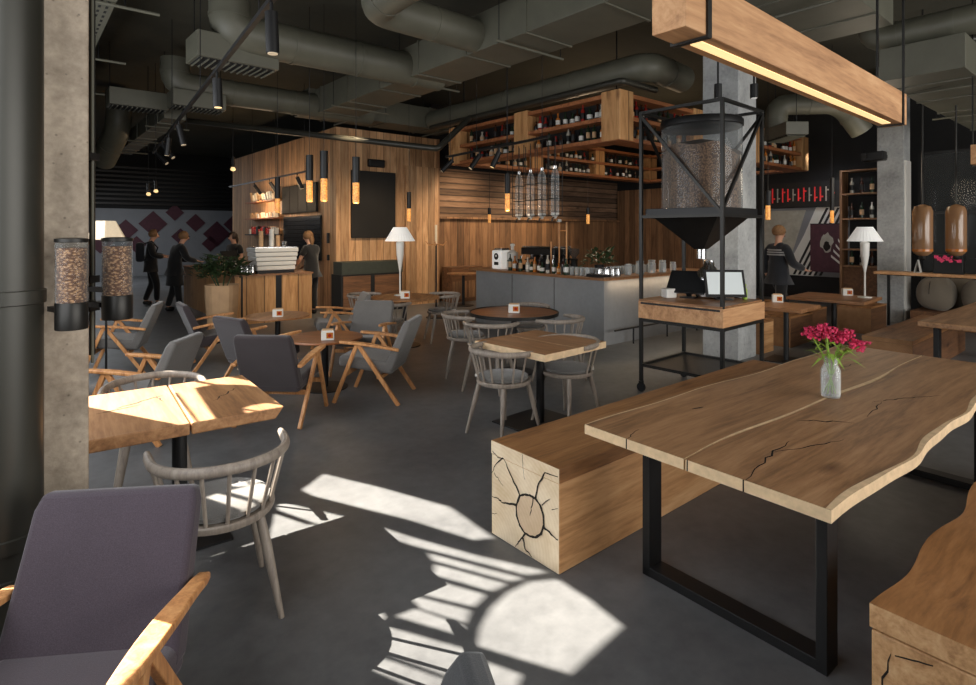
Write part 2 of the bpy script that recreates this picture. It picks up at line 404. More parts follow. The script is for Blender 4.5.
# unseen facade wall, its openings made up to shape the sun patches
SUN_AZ = Vector((0.93, -0.37)).normalized(); SUN_EL = R(37)
SUN_DIR = Vector((SUN_AZ.x * math.cos(SUN_EL), SUN_AZ.y * math.cos(SUN_EL), -math.sin(SUN_EL)))
FU = -0.72
def to_facade(p):                            # where the ray that lights p crosses the facade plane u = FU
    t = (p.dot(U) - FU) / SUN_DIR.dot(U)
    q = p - SUN_DIR * t
    return (q.dot(V), q.z)
def cr(x, y, h=0.0): return G(250 + x / 2.5026, 430 + y / 2.5026, h)
SUN_SPOTS = [
    [cr(130, 150), cr(185, 110), cr(330, 145), cr(500, 193), cr(610, 270), cr(560, 275), cr(400, 225), cr(160, 165)],
    [cr(70, 178), cr(270, 225), cr(420, 273), cr(560, 312), cr(745, 355), cr(690, 362), cr(560, 328), cr(420, 292), cr(340, 268), cr(245, 262), cr(70, 200)],
    [cr(62, 210), cr(235, 268), cr(195, 285), cr(150, 315), cr(45, 285)],
    [cr(445, 308), cr(685, 372), cr(650, 378), cr(458, 326)],
    [cr(462, 336), cr(640, 385), cr(604, 403), cr(460, 362)],
    [cr(440, 370), cr(590, 412), cr(560, 442), cr(385, 400), cr(410, 380)],
    [cr(390, 410), cr(552, 452), cr(540, 482), cr(430, 448), cr(412, 430)],
    [cr(415, 448), cr(536, 490), cr(528, 514), cr(365, 466)],
    [cr(700, 380), cr(770, 374), cr(850, 425), cr(930, 490), cr(800, 610), cr(570, 540), cr(575, 500), cr(602, 448), cr(645, 408)],
    [cr(325, 487), cr(545, 550), cr(500, 618), cr(250, 525)],
    [cr(225, 535), cr(490, 625), cr(480, 650), cr(420, 650), cr(200, 552)],
    [cr(590, 580), cr(680, 612), cr(665, 650), cr(590, 650)],
    # the table top by the column, the armchair edge, chair fronts
    [G(84, 394, .74), G(165, 382, .74), G(198, 425, .74), G(186, 426, .74), G(84, 406, .74)],
    [G(170, 382, .74), G(188, 379, .74), G(216, 420, .74), G(202, 424, .74)],
    [Vector((-1.62, 1.96, .80)), Vector((-1.42, 1.97, .83)), Vector((-1.47, 1.75, .45)), Vector((-1.60, 1.7, .45))],
    [Vector((-1.02, 1.66, .62)), Vector((-0.88, 1.66, .62)), Vector((-0.88, 1.30, .62)), Vector((-1.02, 1.30, .62))],
]
def facade():
    holes = [[to_facade(p) for p in s] for s in SUN_SPOTS]
    outer = [(-6.0, 0.0), (25.6, 0.0), (25.6, CEIL), (-6.0, CEIL)]
    vs = []; ed = []
    for loop in [outer] + holes:
        b = len(vs); vs += [Vector((min(max(x, -5.9), 25.5), min(max(y, 0.05), CEIL - 0.03))) if loop is not outer else Vector((x, y)) for x, y in loop]
        ed += [(b + i, b + (i + 1) % len(loop)) for i in range(len(loop))]
    ov, oe, of, *_ = delaunay_2d_cdt(vs, ed, [], 1, 1e-5)
    def inside(p, lp):
        c = False; n = len(lp)
        for i in range(n):
            a = lp[i]; b2 = lp[(i + 1) % n]
            if (a[1] > p.y) != (b2[1] > p.y) and p.x < (b2[0] - a[0]) * (p.y - a[1]) / (b2[1] - a[1]) + a[0]: c = not c
        return c
    fs = []
    for f in of:
        c = sum((ov[i] for i in f), Vector((0, 0))) / len(f)
        if not any(inside(c, h) for h in holes): fs.append(f)
    m = MB(); m.add([(0, p.x, p.y) for p in ov], fs)
    o = m.build('wall_left_gobo', M['dark_wall'], loc=W(FU, 0), rz=BA)  # works as a gobo for the sun, out of view
    struct(o)
facade()
def uvbox(name, m, u0, u1, v0, v1, z0, z1, **k):
    return MB().box(((u1 - u0) / 2, (v1 - v0) / 2, (z1 - z0) / 2), (u1 - u0, v1 - v0, z1 - z0)).build(name, m, loc=W(u0, v0, z0), rz=BA, **k)
struct(uvbox('wall_back', M['dark_wall'], -1.0, 15.4, 25.3, 25.5, 0, CEIL))
struct(uvbox('wall_right', M['dark_wall'], 15.1, 15.3, -6, 25.3, 0, CEIL))
# the timber kiosk in the middle of the hall
struct(MB().box((1.29, 0.06, 1.95), (2.58, 0.12, 3.9)).build('wall_middle', M['plank'], loc=W(5.265, 11.25), rz=BA))
struct(MB().box((0.06, 3.7, 1.95), (0.12, 7.16, 3.9)).build('wall_middle_side', M['plank_y'], loc=W(5.265, 11.25), rz=BA))
struct(MB().box((3.7, 0.05, 1.0), (7.4, 0.1, 2.0)).build('wall_bar_lower', M['plank_dark'], loc=W(7.85, 11.42), rz=BA))
struct(MB().box((3.7, 0.05, 0.6), (7.4, 0.1, 1.2)).build('wall_bar_upper', M['stack'], loc=W(7.85, 11.47, 2.05), rz=BA))
struct(MB().box((3.7, 0.05, 0.78), (7.4, 0.1, 1.56)).build('wall_bar_top', M['dark_wall'], loc=W(7.85, 11.47, 3.25), rz=BA))
struct(MB().box((3.7, -0.04, 0), (7.4, 0.14, 0.05)).build('trim_1', M['plank_dark'], loc=W(7.85, 11.42, 2.03), rz=BA))
struct(MB().box((0.0, 0, 1.95), (0.07, 0.06, 3.9)).build('trim_2', M['plank_dark'], loc=W(7.86, 11.24), rz=BA, bevel=.005))
struct(MB().box((0.45, 0, 1.6), (0.9, 0.05, 3.2)).build('trim_3', M['plank'], loc=W(6.93, 11.20), rz=BA))

# ---------------------------------------------------------------- concrete column, pipe and pillars
o = MB().box((-0.25, 0.1, CEIL / 2), (0.5, 0.2, CEIL)).build('concrete_column', M['concrete'], loc=(-1.645, 2.35, 0), rz=BA, bevel=.012)
tag(o, 'rough brown-grey concrete column beside the thick vertical pipe', 'column')
t = thing('vertical_pipe', 'thick dark olive vertical drain pipe in front of the rough concrete column', 'pipe', (-1.735, 2.045, 0))
MB().tube([(0, 0, 0), (0, 0, CEIL)], .113, 32, False).build('pipe_body', M['pipe'], t, smooth=True)
for z in (.42, .56, 1.42, 2.55):
    MB().lathe([(.112, z), (.121, z + .004), (.121, z + .05), (.112, z + .054)], seg=32).build('coupling', M['pipe'], t, smooth=True)
t = thing('metal_conduit', 'thin pale metal conduit pole standing at the edge of the concrete column', 'conduit', (-1.693, 2.44, 0))
MB().tube([(0, 0, 1.12), (0, 0, CEIL)], .0065, 10).build('tube', M['duct'], t, smooth=True)
MB().tube([(-.015, .02, 1.15), (-.015, .02, CEIL)], .012, 10).build('black_tube', M['black'], t, smooth=True)
for z in (1.36, 1.48, 2.0, 2.9):
    MB().box((0, -.02, z), (.05, .06, .03)).build('clamp', M['black'], t)
o = MB().box((0.25, 0.25, CEIL / 2), (0.5, 0.5, CEIL)).build('concrete_pillar', M['concrete_grey'], loc=W(7.25, 3.58), rz=BA, bevel=.01)
tag(o, 'pale concrete pillar standing behind the coffee hopper rig', 'pillar')
t = thing('concrete_pillar', 'concrete pillar beside the hanging amber glass lamps and wall ledge', 'pillar', W(12.6, 3.12), BA)
MB().box((0.21, 0.21, CEIL / 2), (0.42, 0.42, CEIL)).build('shaft', M['concrete_grey'], t, bevel=.01)
MB().box((.2, -.015, 1.5), (.3, .03, 3)).build('pale_strip', M['white'], t)  # white strip paints the light on the pillar's narrow face

# ---------------------------------------------------------------- bean dispensers at the column
def dispenser(p, top, bot, r, label):
    t = thing('coffee_bean_dispenser', label, 'bean dispenser', (p[0], p[1], bot), BA)
    h = top - bot
    MB().lathe([(r * .98, 0), (r, .004), (r, h * .29), (r * .97, h * .3)], seg=28).build('base_cup', M['steel'], t, smooth=True)
    MB().lathe([(r * .9, h * .295), (r * .9, h * .9)], seg=28).build('coffee_beans', M['bean'], t, smooth=True)
    MB().lathe([(r * .97, h * .29), (r * .97, h * .985)], seg=28).build('glass_tube', M['glass'], t, smooth=True)
    MB().lathe([(r * .99, h * .96), (r * 1.02, h * .965), (r * 1.02, h), (r * .6, h + .004)], seg=28).build('lid', M['steel'], t, smooth=True)
    return t
d1 = dispenser((-1.545, 2.115), 1.655, 1.32, .052, 'glass tube of coffee beans hung in front of the rough concrete column')
MB().bar((-.0, .05, .06), (-.05, .20, .06), .02, .03, (0, 0, 1)).build('bracket', M['black'], d1)
d2 = dispenser((-1.515, 2.33), 1.655, 1.325, .055, 'glass tube of coffee beans in the open beside the column under a lamp shade')
MB().bar((-.04, .02, .06), (-.12, .16, .06), .02, .05, (0, 0, 1)).build('bracket', M['black'], d2)
MB().bar((-.04, .02, .12), (-.12, .16, .12), .02, .02, (0, 0, 1)).build('bracket', M['black'], d2)

# ---------------------------------------------------------------- big live-edge table and log benches
def wavy(n, L, f):
    return [(L * i / n, f(L * i / n)) for i in range(n + 1)]
TA = R(38.5)
def slab(poly, z0, z1, name, mats, parent, ch=.018):
    """live-edge slab: polygon top, slightly larger underside, pale edge faces"""
    m = MB(); n = len(poly)
    top = [(x, y, z1) for x, y in poly]; bot = [(x, y, z0) for x, y in poly]
    m.m = 0; m.add(top, [tuple(range(n))]); m.add(bot, [tuple(range(n - 1, -1, -1))])
    m.m = 1; m.add(bot + top, [(i, (i + 1) % n, n + (i + 1) % n, n + i) for i in range(n)])
    bm_o = m.build(name, mats, parent, normals=False)
    bm = bmesh.new(); bm.from_mesh(bm_o.data); bmesh.ops.remove_doubles(bm, verts=bm.verts, dist=1e-5); bmesh.ops.recalc_face_normals(bm, faces=bm.faces)
    bm.to_mesh(bm_o.data); bm.free()
    return bm_o
def crack(pts, w, z, name, parent, m=None):
    """thin dark split drawn as a tapering sliver lying in the surface"""
    n = len(pts); a = []; b = []
    for i, p in enumerate(pts):
        q = pts[min(i + 1, n - 1)]; o_ = pts[max(i - 1, 0)]
        dx, dy = q[0] - o_[0], q[1] - o_[1]; L = math.hypot(dx, dy) or 1
        ww = w * math.sin(PI * (i + .25) / (n - .5 + .0)) * random.uniform(.6, 1.2) / 2 + .0006
        a.append((p[0] - dy / L * ww, p[1] + dx / L * ww, z)); b.append((p[0] + dy / L * ww, p[1] - dx / L * ww, z))
    mm = MB().add(a + b, [(i, i + 1, n + i + 1, n + i) for i in range(n - 1)])
    return mm.build(name, m or M['crack'], parent)

TL, TH = 3.15, .75
def mid_f(x): return -.545 + .022 * math.sin(x * 2.1 + .6) + .010 * math.sin(x * 5.3)
def left_f(x): return .0 + .014 * math.sin(x * 2.4) + .010 * math.sin(x * 6.1 + 1)
def right_f(x): return -1.085 + (.018 * math.sin(x * 2.2 + 2.6) + .014 * math.sin(x * 5.6 + 1) + .004 * math.sin(x * 14)) * min(1, .15 + x / 1.0)
t = thing('dining_table', 'long live-edge oak dining table with black steel frame legs and pink flowers', 'table', (.473, 2.75, 0), TA)
N = 60
pl = wavy(N, TL, left_f); pm = wavy(N, TL, lambda x: mid_f(x) + .004); pm2 = wavy(N, TL, lambda x: mid_f(x) - .004 ); pr = wavy(N, TL, right_f)
slab(pm + pl[::-1], TH - .045, TH, 'tabletop_slab', [M['table_wood'], M['table_edge']], t)
slab(pr + pm2[::-1], TH - .045, TH, 'tabletop_slab', [M['table_wood'], M['table_edge']], t)
# pale sapwood strip along the joint and along the wavy outer edge
def strip(f0, f1, z, name, m, parent, L=TL, n=60):
    a = [(L * i / n, f0(L * i / n), z) for i in range(n + 1)]; b = [(L * i / n, f1(L * i / n), z) for i in range(n + 1)]
    return MB().add(a + b, [(i, i + 1, n + 2 + i, n + 1 + i) for i in range(n)]).build(name, m, parent)
strip(lambda x: mid_f(x) + .002, lambda x: mid_f(x) + .004 + .016 * math.sin(PI * min(1, max(0, (x - .1) / 2.9))) * (1 + .4 * math.sin(x * 4)), TH + .0008, 'sapwood_strip', M['table_edge'], t)
strip(lambda x: right_f(x) + .0, lambda x: right_f(x) + .018 + .008 * math.sin(x * 7), TH + .0008, 'sapwood_strip', M['table_edge'], t)
strip(lambda x: left_f(x) - .008, lambda x: left_f(x), TH + .0008, 'sapwood_strip', M['table_edge'], t)
def zig(x0, y0, x1, y1, n, amp):
    return [(x0 + (x1 - x0) * i / n + random.uniform(-amp, amp), y0 + (y1 - y0) * i / n + random.uniform(-amp, amp)) for i in range(n + 1)]
for c, w in ((zig(.0, -.78, .55, -.70, 12, .012), .010), (zig(.35, -.72, .75, -.86, 10, .010), .007), (zig(0, -.24, .14, -.20, 5, .006), .008), (zig(.85, -.60, 1.05, -.80, 9, .014), .014), (zig(1.5, -.72, 1.95, -.92, 12, .01), .012), (zig(1.2, -.8, 1.55, -.76, 8, .01), .008), (zig(.62, -.18, .70, -.20, 4, .004), .03), (zig(2.2, -.3, 2.6, -.34, 8, .01), .006)):
    crack(c, w * .6, TH + .0012, 'grain_crack', t)
for y in (-.24, -.545, -.78):
    MB().box((-.0006, y, TH - .0225), (.0015, .005, .045)).build('end_crack', M['crack'], t)
for x in (.31, 2.72):
    m = MB()
    for y in (-.155, -.95): m.box((x, y, .3475), (.10, .042, .705))
    m.box((x, -.5525, .0225), (.10, .83, .045)); m.box((x, -.5375, .685), (.10, .79, .02))
    m.build('frame_leg', M['black'], t, bevel=.003)

def log_bench(name, label, loc, rz, L, Wd, H, ts, wood_m, top_m, end_m, scoop=False, cracks=False, group=None):
    t = thing(name, label, 'bench', loc, rz, group)
    m = MB()
    gp = .014 if scoop else 0
    m.m = 0; m.box((L / 2 + gp, -Wd / 2, (H - ts - gp) / 2), (L, Wd, H - ts - gp))
    for i in (0, 1): m.mi[-6 + i] = 1      # the two cut ends
    m.build('log', [wood_m, end_m], t, bevel=.006)
    if scoop:
        MB().box((L / 2 + .04, -Wd / 2, H - ts - .008), (L - .06, Wd - .05, .02)).build('painted_gap_shade', M['crack'], t)  # near-black box paints the shade between slab and log
        nx, ny = 64, 10; vs = []; fs = []
        def surf(x, y):
            dip = 0
            for c in (.45, 1.15, 1.85, 2.55): dip += math.exp(-((x - c) / .27) ** 2)
            return H - .045 * dip * math.exp(-((y + Wd / 2) / (Wd * .55)) ** 2)
        def edge(x):
            return .014 * math.cos(x * 2 * PI / .7 + .5) - .012 + .006 * math.sin(x * 5)
        for i in range(nx + 1):
            x = L * i / nx
            for j in range(ny + 1):
                f = j / ny; y = edge(x) * (1 - f) - Wd * f
                vs.append((x, y, surf(x, y)))
        for i in range(nx):
            for j in range(ny):
                a = i * (ny + 1) + j; fs.append((a, a + ny + 1, a + ny + 2, a + 1))
        b = len(vs)
        vs += [(v[0], v[1], H - ts) for v in vs[:]]
        fs2 = [tuple(b + k for k in reversed(f)) for f in fs]
        rim = [i * (ny + 1) for i in range(nx + 1)] + [nx * (ny + 1) + j for j in range(1, ny + 1)] + [i * (ny + 1) + ny for i in range(nx - 1, -1, -1)] + [j for j in range(ny - 1, 0, -1)]
        side = [(rim[i], rim[(i + 1) % len(rim)], b + rim[(i + 1) % len(rim)], b + rim[i]) for i in range(len(rim))]
        mm = MB(); mm.add(vs, fs + fs2)
        base_ = 0
        for sf in side:
            mm.m = 1; mm.f.append(sf); mm.mi.append(1)
        so = mm.build('seat_slab', [top_m, M['log_end_slab']], t, smooth=True)
        for (pa, pb, w_) in (((-.02, .18), (-.06, .36), .008), ((-.06, .36), (-.16, .385), .007), ((-.05, .02), (-.025, .18), .009)):
            q_ = [(pa[0] + (pb[0] - pa[0]) * i / 6 + random.uniform(-.008, .008), pa[1] + (pb[1] - pa[1]) * i / 6) for i in range(7)]
            MB().add([(.0125, y_, z_) for y_, z_ in q_] + [(.0125, y_ + w_ * .6 * math.sin(PI * (i + .3) / 6.6), z_ + w_ * .6) for i, (y_, z_) in enumerate(q_)], [(i, i + 1, 8 + i, 7 + i) for i in range(6)]).build('end_crack', M['crack'], t)
    else:
        m = MB(); m.box((L / 2, -Wd / 2, H - ts / 2), (L + .004, Wd + .006, ts))
        m.mi[0] = m.mi[1] = 1
        m.build('seat_slab', [top_m, end_m], t, bevel=.005)
    if cracks:
        rng = random.Random(3)
        def fp(x, y):                        # measured on the cut face
            a = (x - 48) / 264; k = a * 3.18 / (2.78 + a * .40)
            y0 = 78 + a * 127; y1 = 440 + a * 188
            return (-k * Wd, H * (1 - (y - y0) / (y1 - y0)))
        def endcrack(pts, w, closed=False):
            P2 = []
            m_ = len(pts)
            for i in range(m_ if closed else m_ - 1):
                a = pts[i]; b = pts[(i + 1) % m_]
                for q in range(4):
                    f = q / 4; jt = 0 if closed else 2.2
                    P2.append(fp(a[0] + (b[0] - a[0]) * f + rng.uniform(-jt, jt) * (q > 0), a[1] + (b[1] - a[1]) * f + rng.uniform(-jt, jt) * (q > 0)))
            if not closed: P2.append(fp(*pts[-1]))
            P2 = [(min(max(p[0], -Wd + .003), -.003), min(max(p[1], .003), H - .003)) for p in P2]
            n = len(P2); A = []; B = []
            for i, p in enumerate(P2):
                q = P2[(i + 1) % n] if closed else P2[min(i + 1, n - 1)]; o_ = P2[i - 1] if closed else P2[max(i - 1, 0)]
                dx, dy = q[0] - o_[0], q[1] - o_[1]; l = math.hypot(dx, dy) or 1
                ww = (w * rng.uniform(.7, 1.2)) / 2 if closed else w * (1 - .7 * i / n) * rng.uniform(.75, 1.2) / 2
                A.append((-.0032, p[0] - dy / l * ww, p[1] + dx / l * ww)); B.append((-.0032, p[0] + dy / l * ww, p[1] - dx / l * ww))
            k = n if closed else n - 1
            MB().add(A + B, [(i, (i + 1) % n, n + (i + 1) % n, n + i) for i in range(k)]).build('end_crack', M['crack'], t)
        ringp = [(160, 302), (178, 298), (200, 303), (222, 318), (240, 345), (252, 385), (254, 425), (243, 458), (222, 470), (200, 464), (178, 448), (160, 418), (148, 380), (146, 340)]
        endcrack(ringp, .013, True)
        MB().poly([(-.0026,) + fp(*p) for p in ringp]).build('heartwood_disc', M['heart'], t)
        for pts, w in (([(160, 300), (130, 230), (95, 150)], .011), ([(95, 150), (65, 175), (50, 205)], .008), ([(222, 315), (232, 262), (258, 216), (310, 236)], .013), ([(148, 338), (110, 328), (88, 322)], .014), ([(88, 318), (70, 304), (52, 296)], .009),
                       ([(252, 428), (282, 462), (312, 488)], .014), ([(182, 452), (160, 478), (142, 500)], .010), ([(172, 468), (180, 510), (206, 546)], .013), ([(246, 345), (262, 330), (280, 320)], .006), ([(212, 305), (208, 345), (200, 382)], .010), ([(60, 205), (78, 235), (96, 260)], .005), ([(54, 120), (74, 148), (96, 152)], .006), ([(168, 130), (172, 190), (180, 240)], .004), ([(285, 365), (310, 362)], .004), ([(52, 362), (72, 366)], .004)):
            endcrack(pts, w)
    return t
BR = BA
bL = W(0, 0)
bench = log_bench('log_bench', 'squared oak log bench with a cracked ringed end beside the long table', (.0195, 3.18, 0), BR, 3.12, .51, .52, .075, M['log_wood'], M['log_top'], M['end'], cracks=True)
log_bench('log_bench', 'oak log bench with scooped seats carved along its thick slab top', (1.215, 1.815, 0), R(39), 3.1, .55, .5, .075, M['log_wood'], M['log_top'], M['log_end_slab'], scoop=True)
# cracks on the scooped bench end
log_bench('log_bench', 'long log bench beside the table under the hanging amber lamps', (4.46, 6.80, 0), BA, 2.6, .5, .45, .05, M['log_dark'], M['log_top'], M['end_dark'])

t = thing('dining_table', 'oak dining table with black legs in front of the burlap sacks', 'table', (4.50, 5.98, 0), R(39))
MB().box((1.5, -.5, .72), (3.0, 1.0, .06)).build('tabletop', M['table_wood'], t, bevel=.012)
for x in (.32, 2.65):
    m = MB()
    for y in (-.10, -.9): m.box((x, y, .345), (.1, .05, .69))
    m.box((x, -.5, .0225), (.1, .85, .045)); m.build('frame_leg', M['black'], t, bevel=.003)

# ---------------------------------------------------------------- vase with pink flowers
VP = Vector((1.93, 3.21, TH + .001))
t = thing('glass_vase', 'clear glass bottle vase of water on the long oak table', 'vase', VP, BA)
MB().lathe([(.02, .0), (.046, .003), (.05, .02), (.05, .155), (.034, .185), (.034, .215), (.037, .222), (.032, .222), (.031, .186), (.045, .152), (.045, .012), (.02, .01)], seg=24).build('glass_body', M['glass_clear'], t, smooth=True)
MB().lathe([(.02, .012), (.044, .013), (.044, .13), (.01, .131)], seg=24).build('water', M['glass_clear'], t, smooth=True)
rng = random.Random(11)
fl = [(-.10, .02, .36), (-.05, -.04, .39), (-.005, .05, .35), (.05, -.02, .34), (.105, .03, .345), (.135, -.04, .30)]
flab = ['outermost pink flower of the vase, above the long curled leaf', 'tallest pink flower head standing in the vase', 'pink flower head at the rear of the vase bunch', 'pink flower head in the middle of the vase bunch', 'pink flower head leaning toward the log benches in the vase', 'lowest drooping pink flower head at the bunch edge in the vase']
for k, (x, y, z) in enumerate(fl):
    f = thing('pink_flower', flab[k], 'flower', VP, 0, 'pink flowers in the vase')
    bx, by = -x * .25, -y * .3
    MB().tube([(bx, by, .02), (x * .15, y * .2, .16), (x * .45, y * .5, .25), (x, y, z - .01)], .0035, 6).build('stem', M['leaf_light'], f, smooth=True)
    m = MB()
    for i in range(34):
        a = rng.uniform(0, 2 * PI); r = rng.uniform(0, .05); c = (x + r * math.cos(a), y + r * math.sin(a), z + rng.uniform(-.03, .03) - r * .2)
        m.ball(c, .009, 6)
        for q in range(5):
            b = a + q * 2 * PI / 5; e = .016
            p0 = Vector(c); d = Vector((math.cos(b), math.sin(b), .5)) * e; s = Vector((-math.sin(b), math.cos(b), 0)) * e * .5
            m.poly([p0, p0 + d * .6 + s, p0 + d * 1.1, p0 + d * .6 - s])
    m.build('bloom', M['pink'], f, normals=False)
    m = MB()
    for i in range(6):
        a = math.atan2(y, x) + rng.uniform(-1.3, 1.3); L = rng.uniform(.07, .13); z0 = rng.uniform(.2, z - .05)
        p0 = Vector((x * .5 * z0 / .3, y * .5 * z0 / .3, z0)); d = Vector((math.cos(a), math.sin(a), 0)); s = Vector((-d.y, d.x, 0)) * .011
        p1 = p0 + d * L * .5 + Vector((0, 0, .02)); p2 = p0 + d * L + Vector((0, 0, rng.uniform(-.04, .03)))
        m.poly([p0 + s * .4, p1 + s, p1 - s, p0 - s * .4]); m.poly([p1 + s, p2, p1 - s])
    m.build('leaves', M['leaf_light'], f, normals=False)

# ---------------------------------------------------------------- pendant beams
def beam(name, label, loc, L, s, z, hh=.22):
    t = thing(name, label, 'pendant light', (loc[0], loc[1], z), R(41))
    m = MB(); m.m = 0; m.box((L / 2, s / 2, hh / 2), (L, s, hh)); m.mi[0] = m.mi[1] = 1
    m.build('timber_beam', [M['beam_wood'], M['beam_wood']], t, bevel=.004)
    MB().box((L / 2, s / 2, -.0015), (L - .40, s * .34, .006)).build('light_strip', M['led'], t)
    for x in (.16, L - .11):
        m = MB()
        m.box((x, s / 2, -.006), (.03, s + .016, .008)); m.box((x, -.005, hh / 2), (.03, .008, hh + .01)); m.box((x, s + .005, hh / 2), (.03, .008, hh + .01))
        m.box((x, -.005, hh + (CEIL - z - hh) / 2), (.022, .012, CEIL - z - hh)); m.box((x, s + .005, hh + (CEIL - z - hh) / 2), (.022, .012, CEIL - z - hh))
        m.build('hanger_strap', M['steel'], t)
    return t
beam('pendant_beam', 'thick oak beam pendant with a warm light strip above the long table', (.73, 2.10), 2.98, .145, 2.44)
beam('pendant_beam', 'oak beam pendant above the table in front of the sacks', (5.52, 6.30), 3.0, .145, 2.44)

# ---------------------------------------------------------------- chairs
CHAIRS = {}
def spindle_chair(label, loc, rz, group=None):
    if 'sp' in CHAIRS: return dup(CHAIRS['sp'], loc, rz, label, group)
    t = thing('spindle_chair', label, 'chair', loc, rz, group); CHAIRS['sp'] = t
    MB().lathe([(.19, .425), (.222, .430), (.228, .442), (.228, .456), (.222, .462), (.10, .462)], seg=32).build('seat', M['spindle'], t, smooth=True)
    MB().lathe([(.05, .463), (.195, .464), (.208, .474), (.206, .488), (.19, .497), (.05, .5)], seg=32).build('cushion', M['cushion'], t, smooth=True)
    MB().box((-.17, -.14, .485), (.03, .09, .016), R(40)).build('cushion_tie', M['white'], t)
    for sx, sy in ((-1, 1), (1, 1), (-1, -1), (1, -1)):
        MB().tube([(sx * .14, sy * .14, .43), (sx * .165, sy * .165, .30), (sx * .215, sy * .225, 0)], [.020, .022, .012], 12).build('leg', M['spindle'], t, smooth=True)
    pts = []; rs = []
    for i in range(41):
        a = R(158 + 224 * i / 40); e = min(i, 40 - i)
        r = .275 + (.030 * (1 - e / 5) ** 2 if e < 5 else 0)
        pts.append((r * math.cos(a), r * math.sin(a), .70 + .012 * (1 - abs(i - 20) / 20))); rs.append(.019 if e > 1 else .015)
    MB().tube(pts, rs, 10, True, 1.25).build('back_rail', M['spindle'], t, smooth=True)
    for i in range(9):
        a = R(182 + 176 * i / 8)
        MB().tube([(.212 * math.cos(a), .212 * math.sin(a), .455), (.274 * math.cos(a), .274 * math.sin(a), .70)], .0085, 8).build('spindle', M['spindle'], t, smooth=True)
    return t

def armchair(fab, label, loc, rz, group=None):
    if fab in CHAIRS: return dup(CHAIRS[fab], loc, rz, label, group)
    t = thing('armchair', label, 'armchair', loc, rz, group); CHAIRS[fab] = t
    f = M[fab]
    MB().box((0, .0, .375), (.52, .56, .115), rx=R(7)).build('seat', f, t, bevel=.035, bseg=4, smooth=True)
    # backrest, leaning, thinner and rounder at the top
    m = MB(); nz = 10; sec = []
    for i in range(nz + 1):
        h = i / nz; z = .34 + .475 * h; yc = -.225 - .20 * h; hw = .262 - .012 * h; th = .05 - .012 * h
        if i == nz: th *= .72; hw -= .012
        sec.append([(-hw, yc + th, z), (hw, yc + th, z), (hw, yc - th, z - .012), (-hw, yc - th, z - .012)])
    vs = [p for s_ in sec for p in s_]; fs = [(3, 2, 1, 0), tuple(4 * nz + k for k in range(4))]
    for i in range(nz):
        for k in range(4): fs.append((4 * i + k, 4 * i + (k + 1) % 4, 4 * i + 4 + (k + 1) % 4, 4 * i + 4 + k))
    m.add(vs, fs).build('backrest', f, t, bevel=.018, bseg=3, smooth=True)
    for sx in (-1, 1):
        x = sx * .29
        m = MB(); n = 12; vs = []; fs = []
        for i in range(n + 1):
            q = i / n; y = .25 - .60 * q; z = .600 - .065 * q + .012 * math.sin(PI * q); w = .026 + .010 * math.sin(PI * min(1, q * 1.25)); th = .013
            if i == 0: w *= .6
            if i == n: w *= .7
            vs += [(x - w, y, z - th), (x + w, y, z - th), (x + w, y, z + th), (x - w, y, z + th)]
        fs = [(0, 1, 2, 3), tuple(4 * n + k for k in (3, 2, 1, 0))]
        for i in range(n):
            for k in range(4): fs.append((4 * i + k, 4 * i + (k + 1) % 4, 4 * i + 4 + (k + 1) % 4, 4 * i + 4 + k))
        m.add(vs, fs).build('armrest', M['chair_wood'], t, bevel=.006, smooth=True)
        MB().bar((x, .07, .585), (x, .31, 0), .030, .038).build('leg', M['chair_wood'], t, bevel=.004)
        MB().bar((x, .06, .580), (x, -.35, 0), .030, .038).build('leg', M['chair_wood'], t, bevel=.004)
    MB().bar((-.30, .19, .285), (.30, .19, .285), .04, .025, (0, 0, 1)).build('cross_rail', M['chair_wood'], t, bevel=.003)
    MB().bar((-.30, -.165, .265), (.30, -.165, .265), .04, .025, (0, 0, 1)).build('cross_rail', M['chair_wood'], t, bevel=.003)
    return t

armchair('purple', 'aubergine armchair with oak arms beside the thick vertical pipe', (-1.19, 1.52, 0), R(187))
armchair('char_fab', 'charcoal armchair of which only the rounded top of its back shows', (-.38, .855, 0), R(105))
armchair('brown_fab', 'dark taupe armchair seen square from behind at the dark round coffee table', (-1.87, 5.22, 0), R(-4))
armchair('brown_fab', 'dark taupe armchair turned aslant between two other dark armchairs', (-2.42, 6.16, 0), R(-32))
armchair('grey_fab', 'grey armchair in profile with its oak leg frame toward the open floor', (-1.17, 5.85, 0), R(82))
armchair('grey_fab', 'grey armchair facing out across the dark round coffee table', (-1.50, 6.85, 0), R(172))
armchair('grey_fab', 'grey armchair nearest the kiosk counter, arm over the pale round table', (-2.13, 8.0, 0), R(112))
armchair('brown_fab', 'dark taupe armchair nearest the leafy planter', (-3.40, 7.2, 0), R(-52))
armchair('grey_fab', 'grey armchair beside the hanging bean tube, arms pointing to the column', (-4.45, 6.85, 0), R(110))
armchair('grey_fab', 'grey armchair right behind the sunlit split-top table', (-2.93, 4.74, 0), R(92))

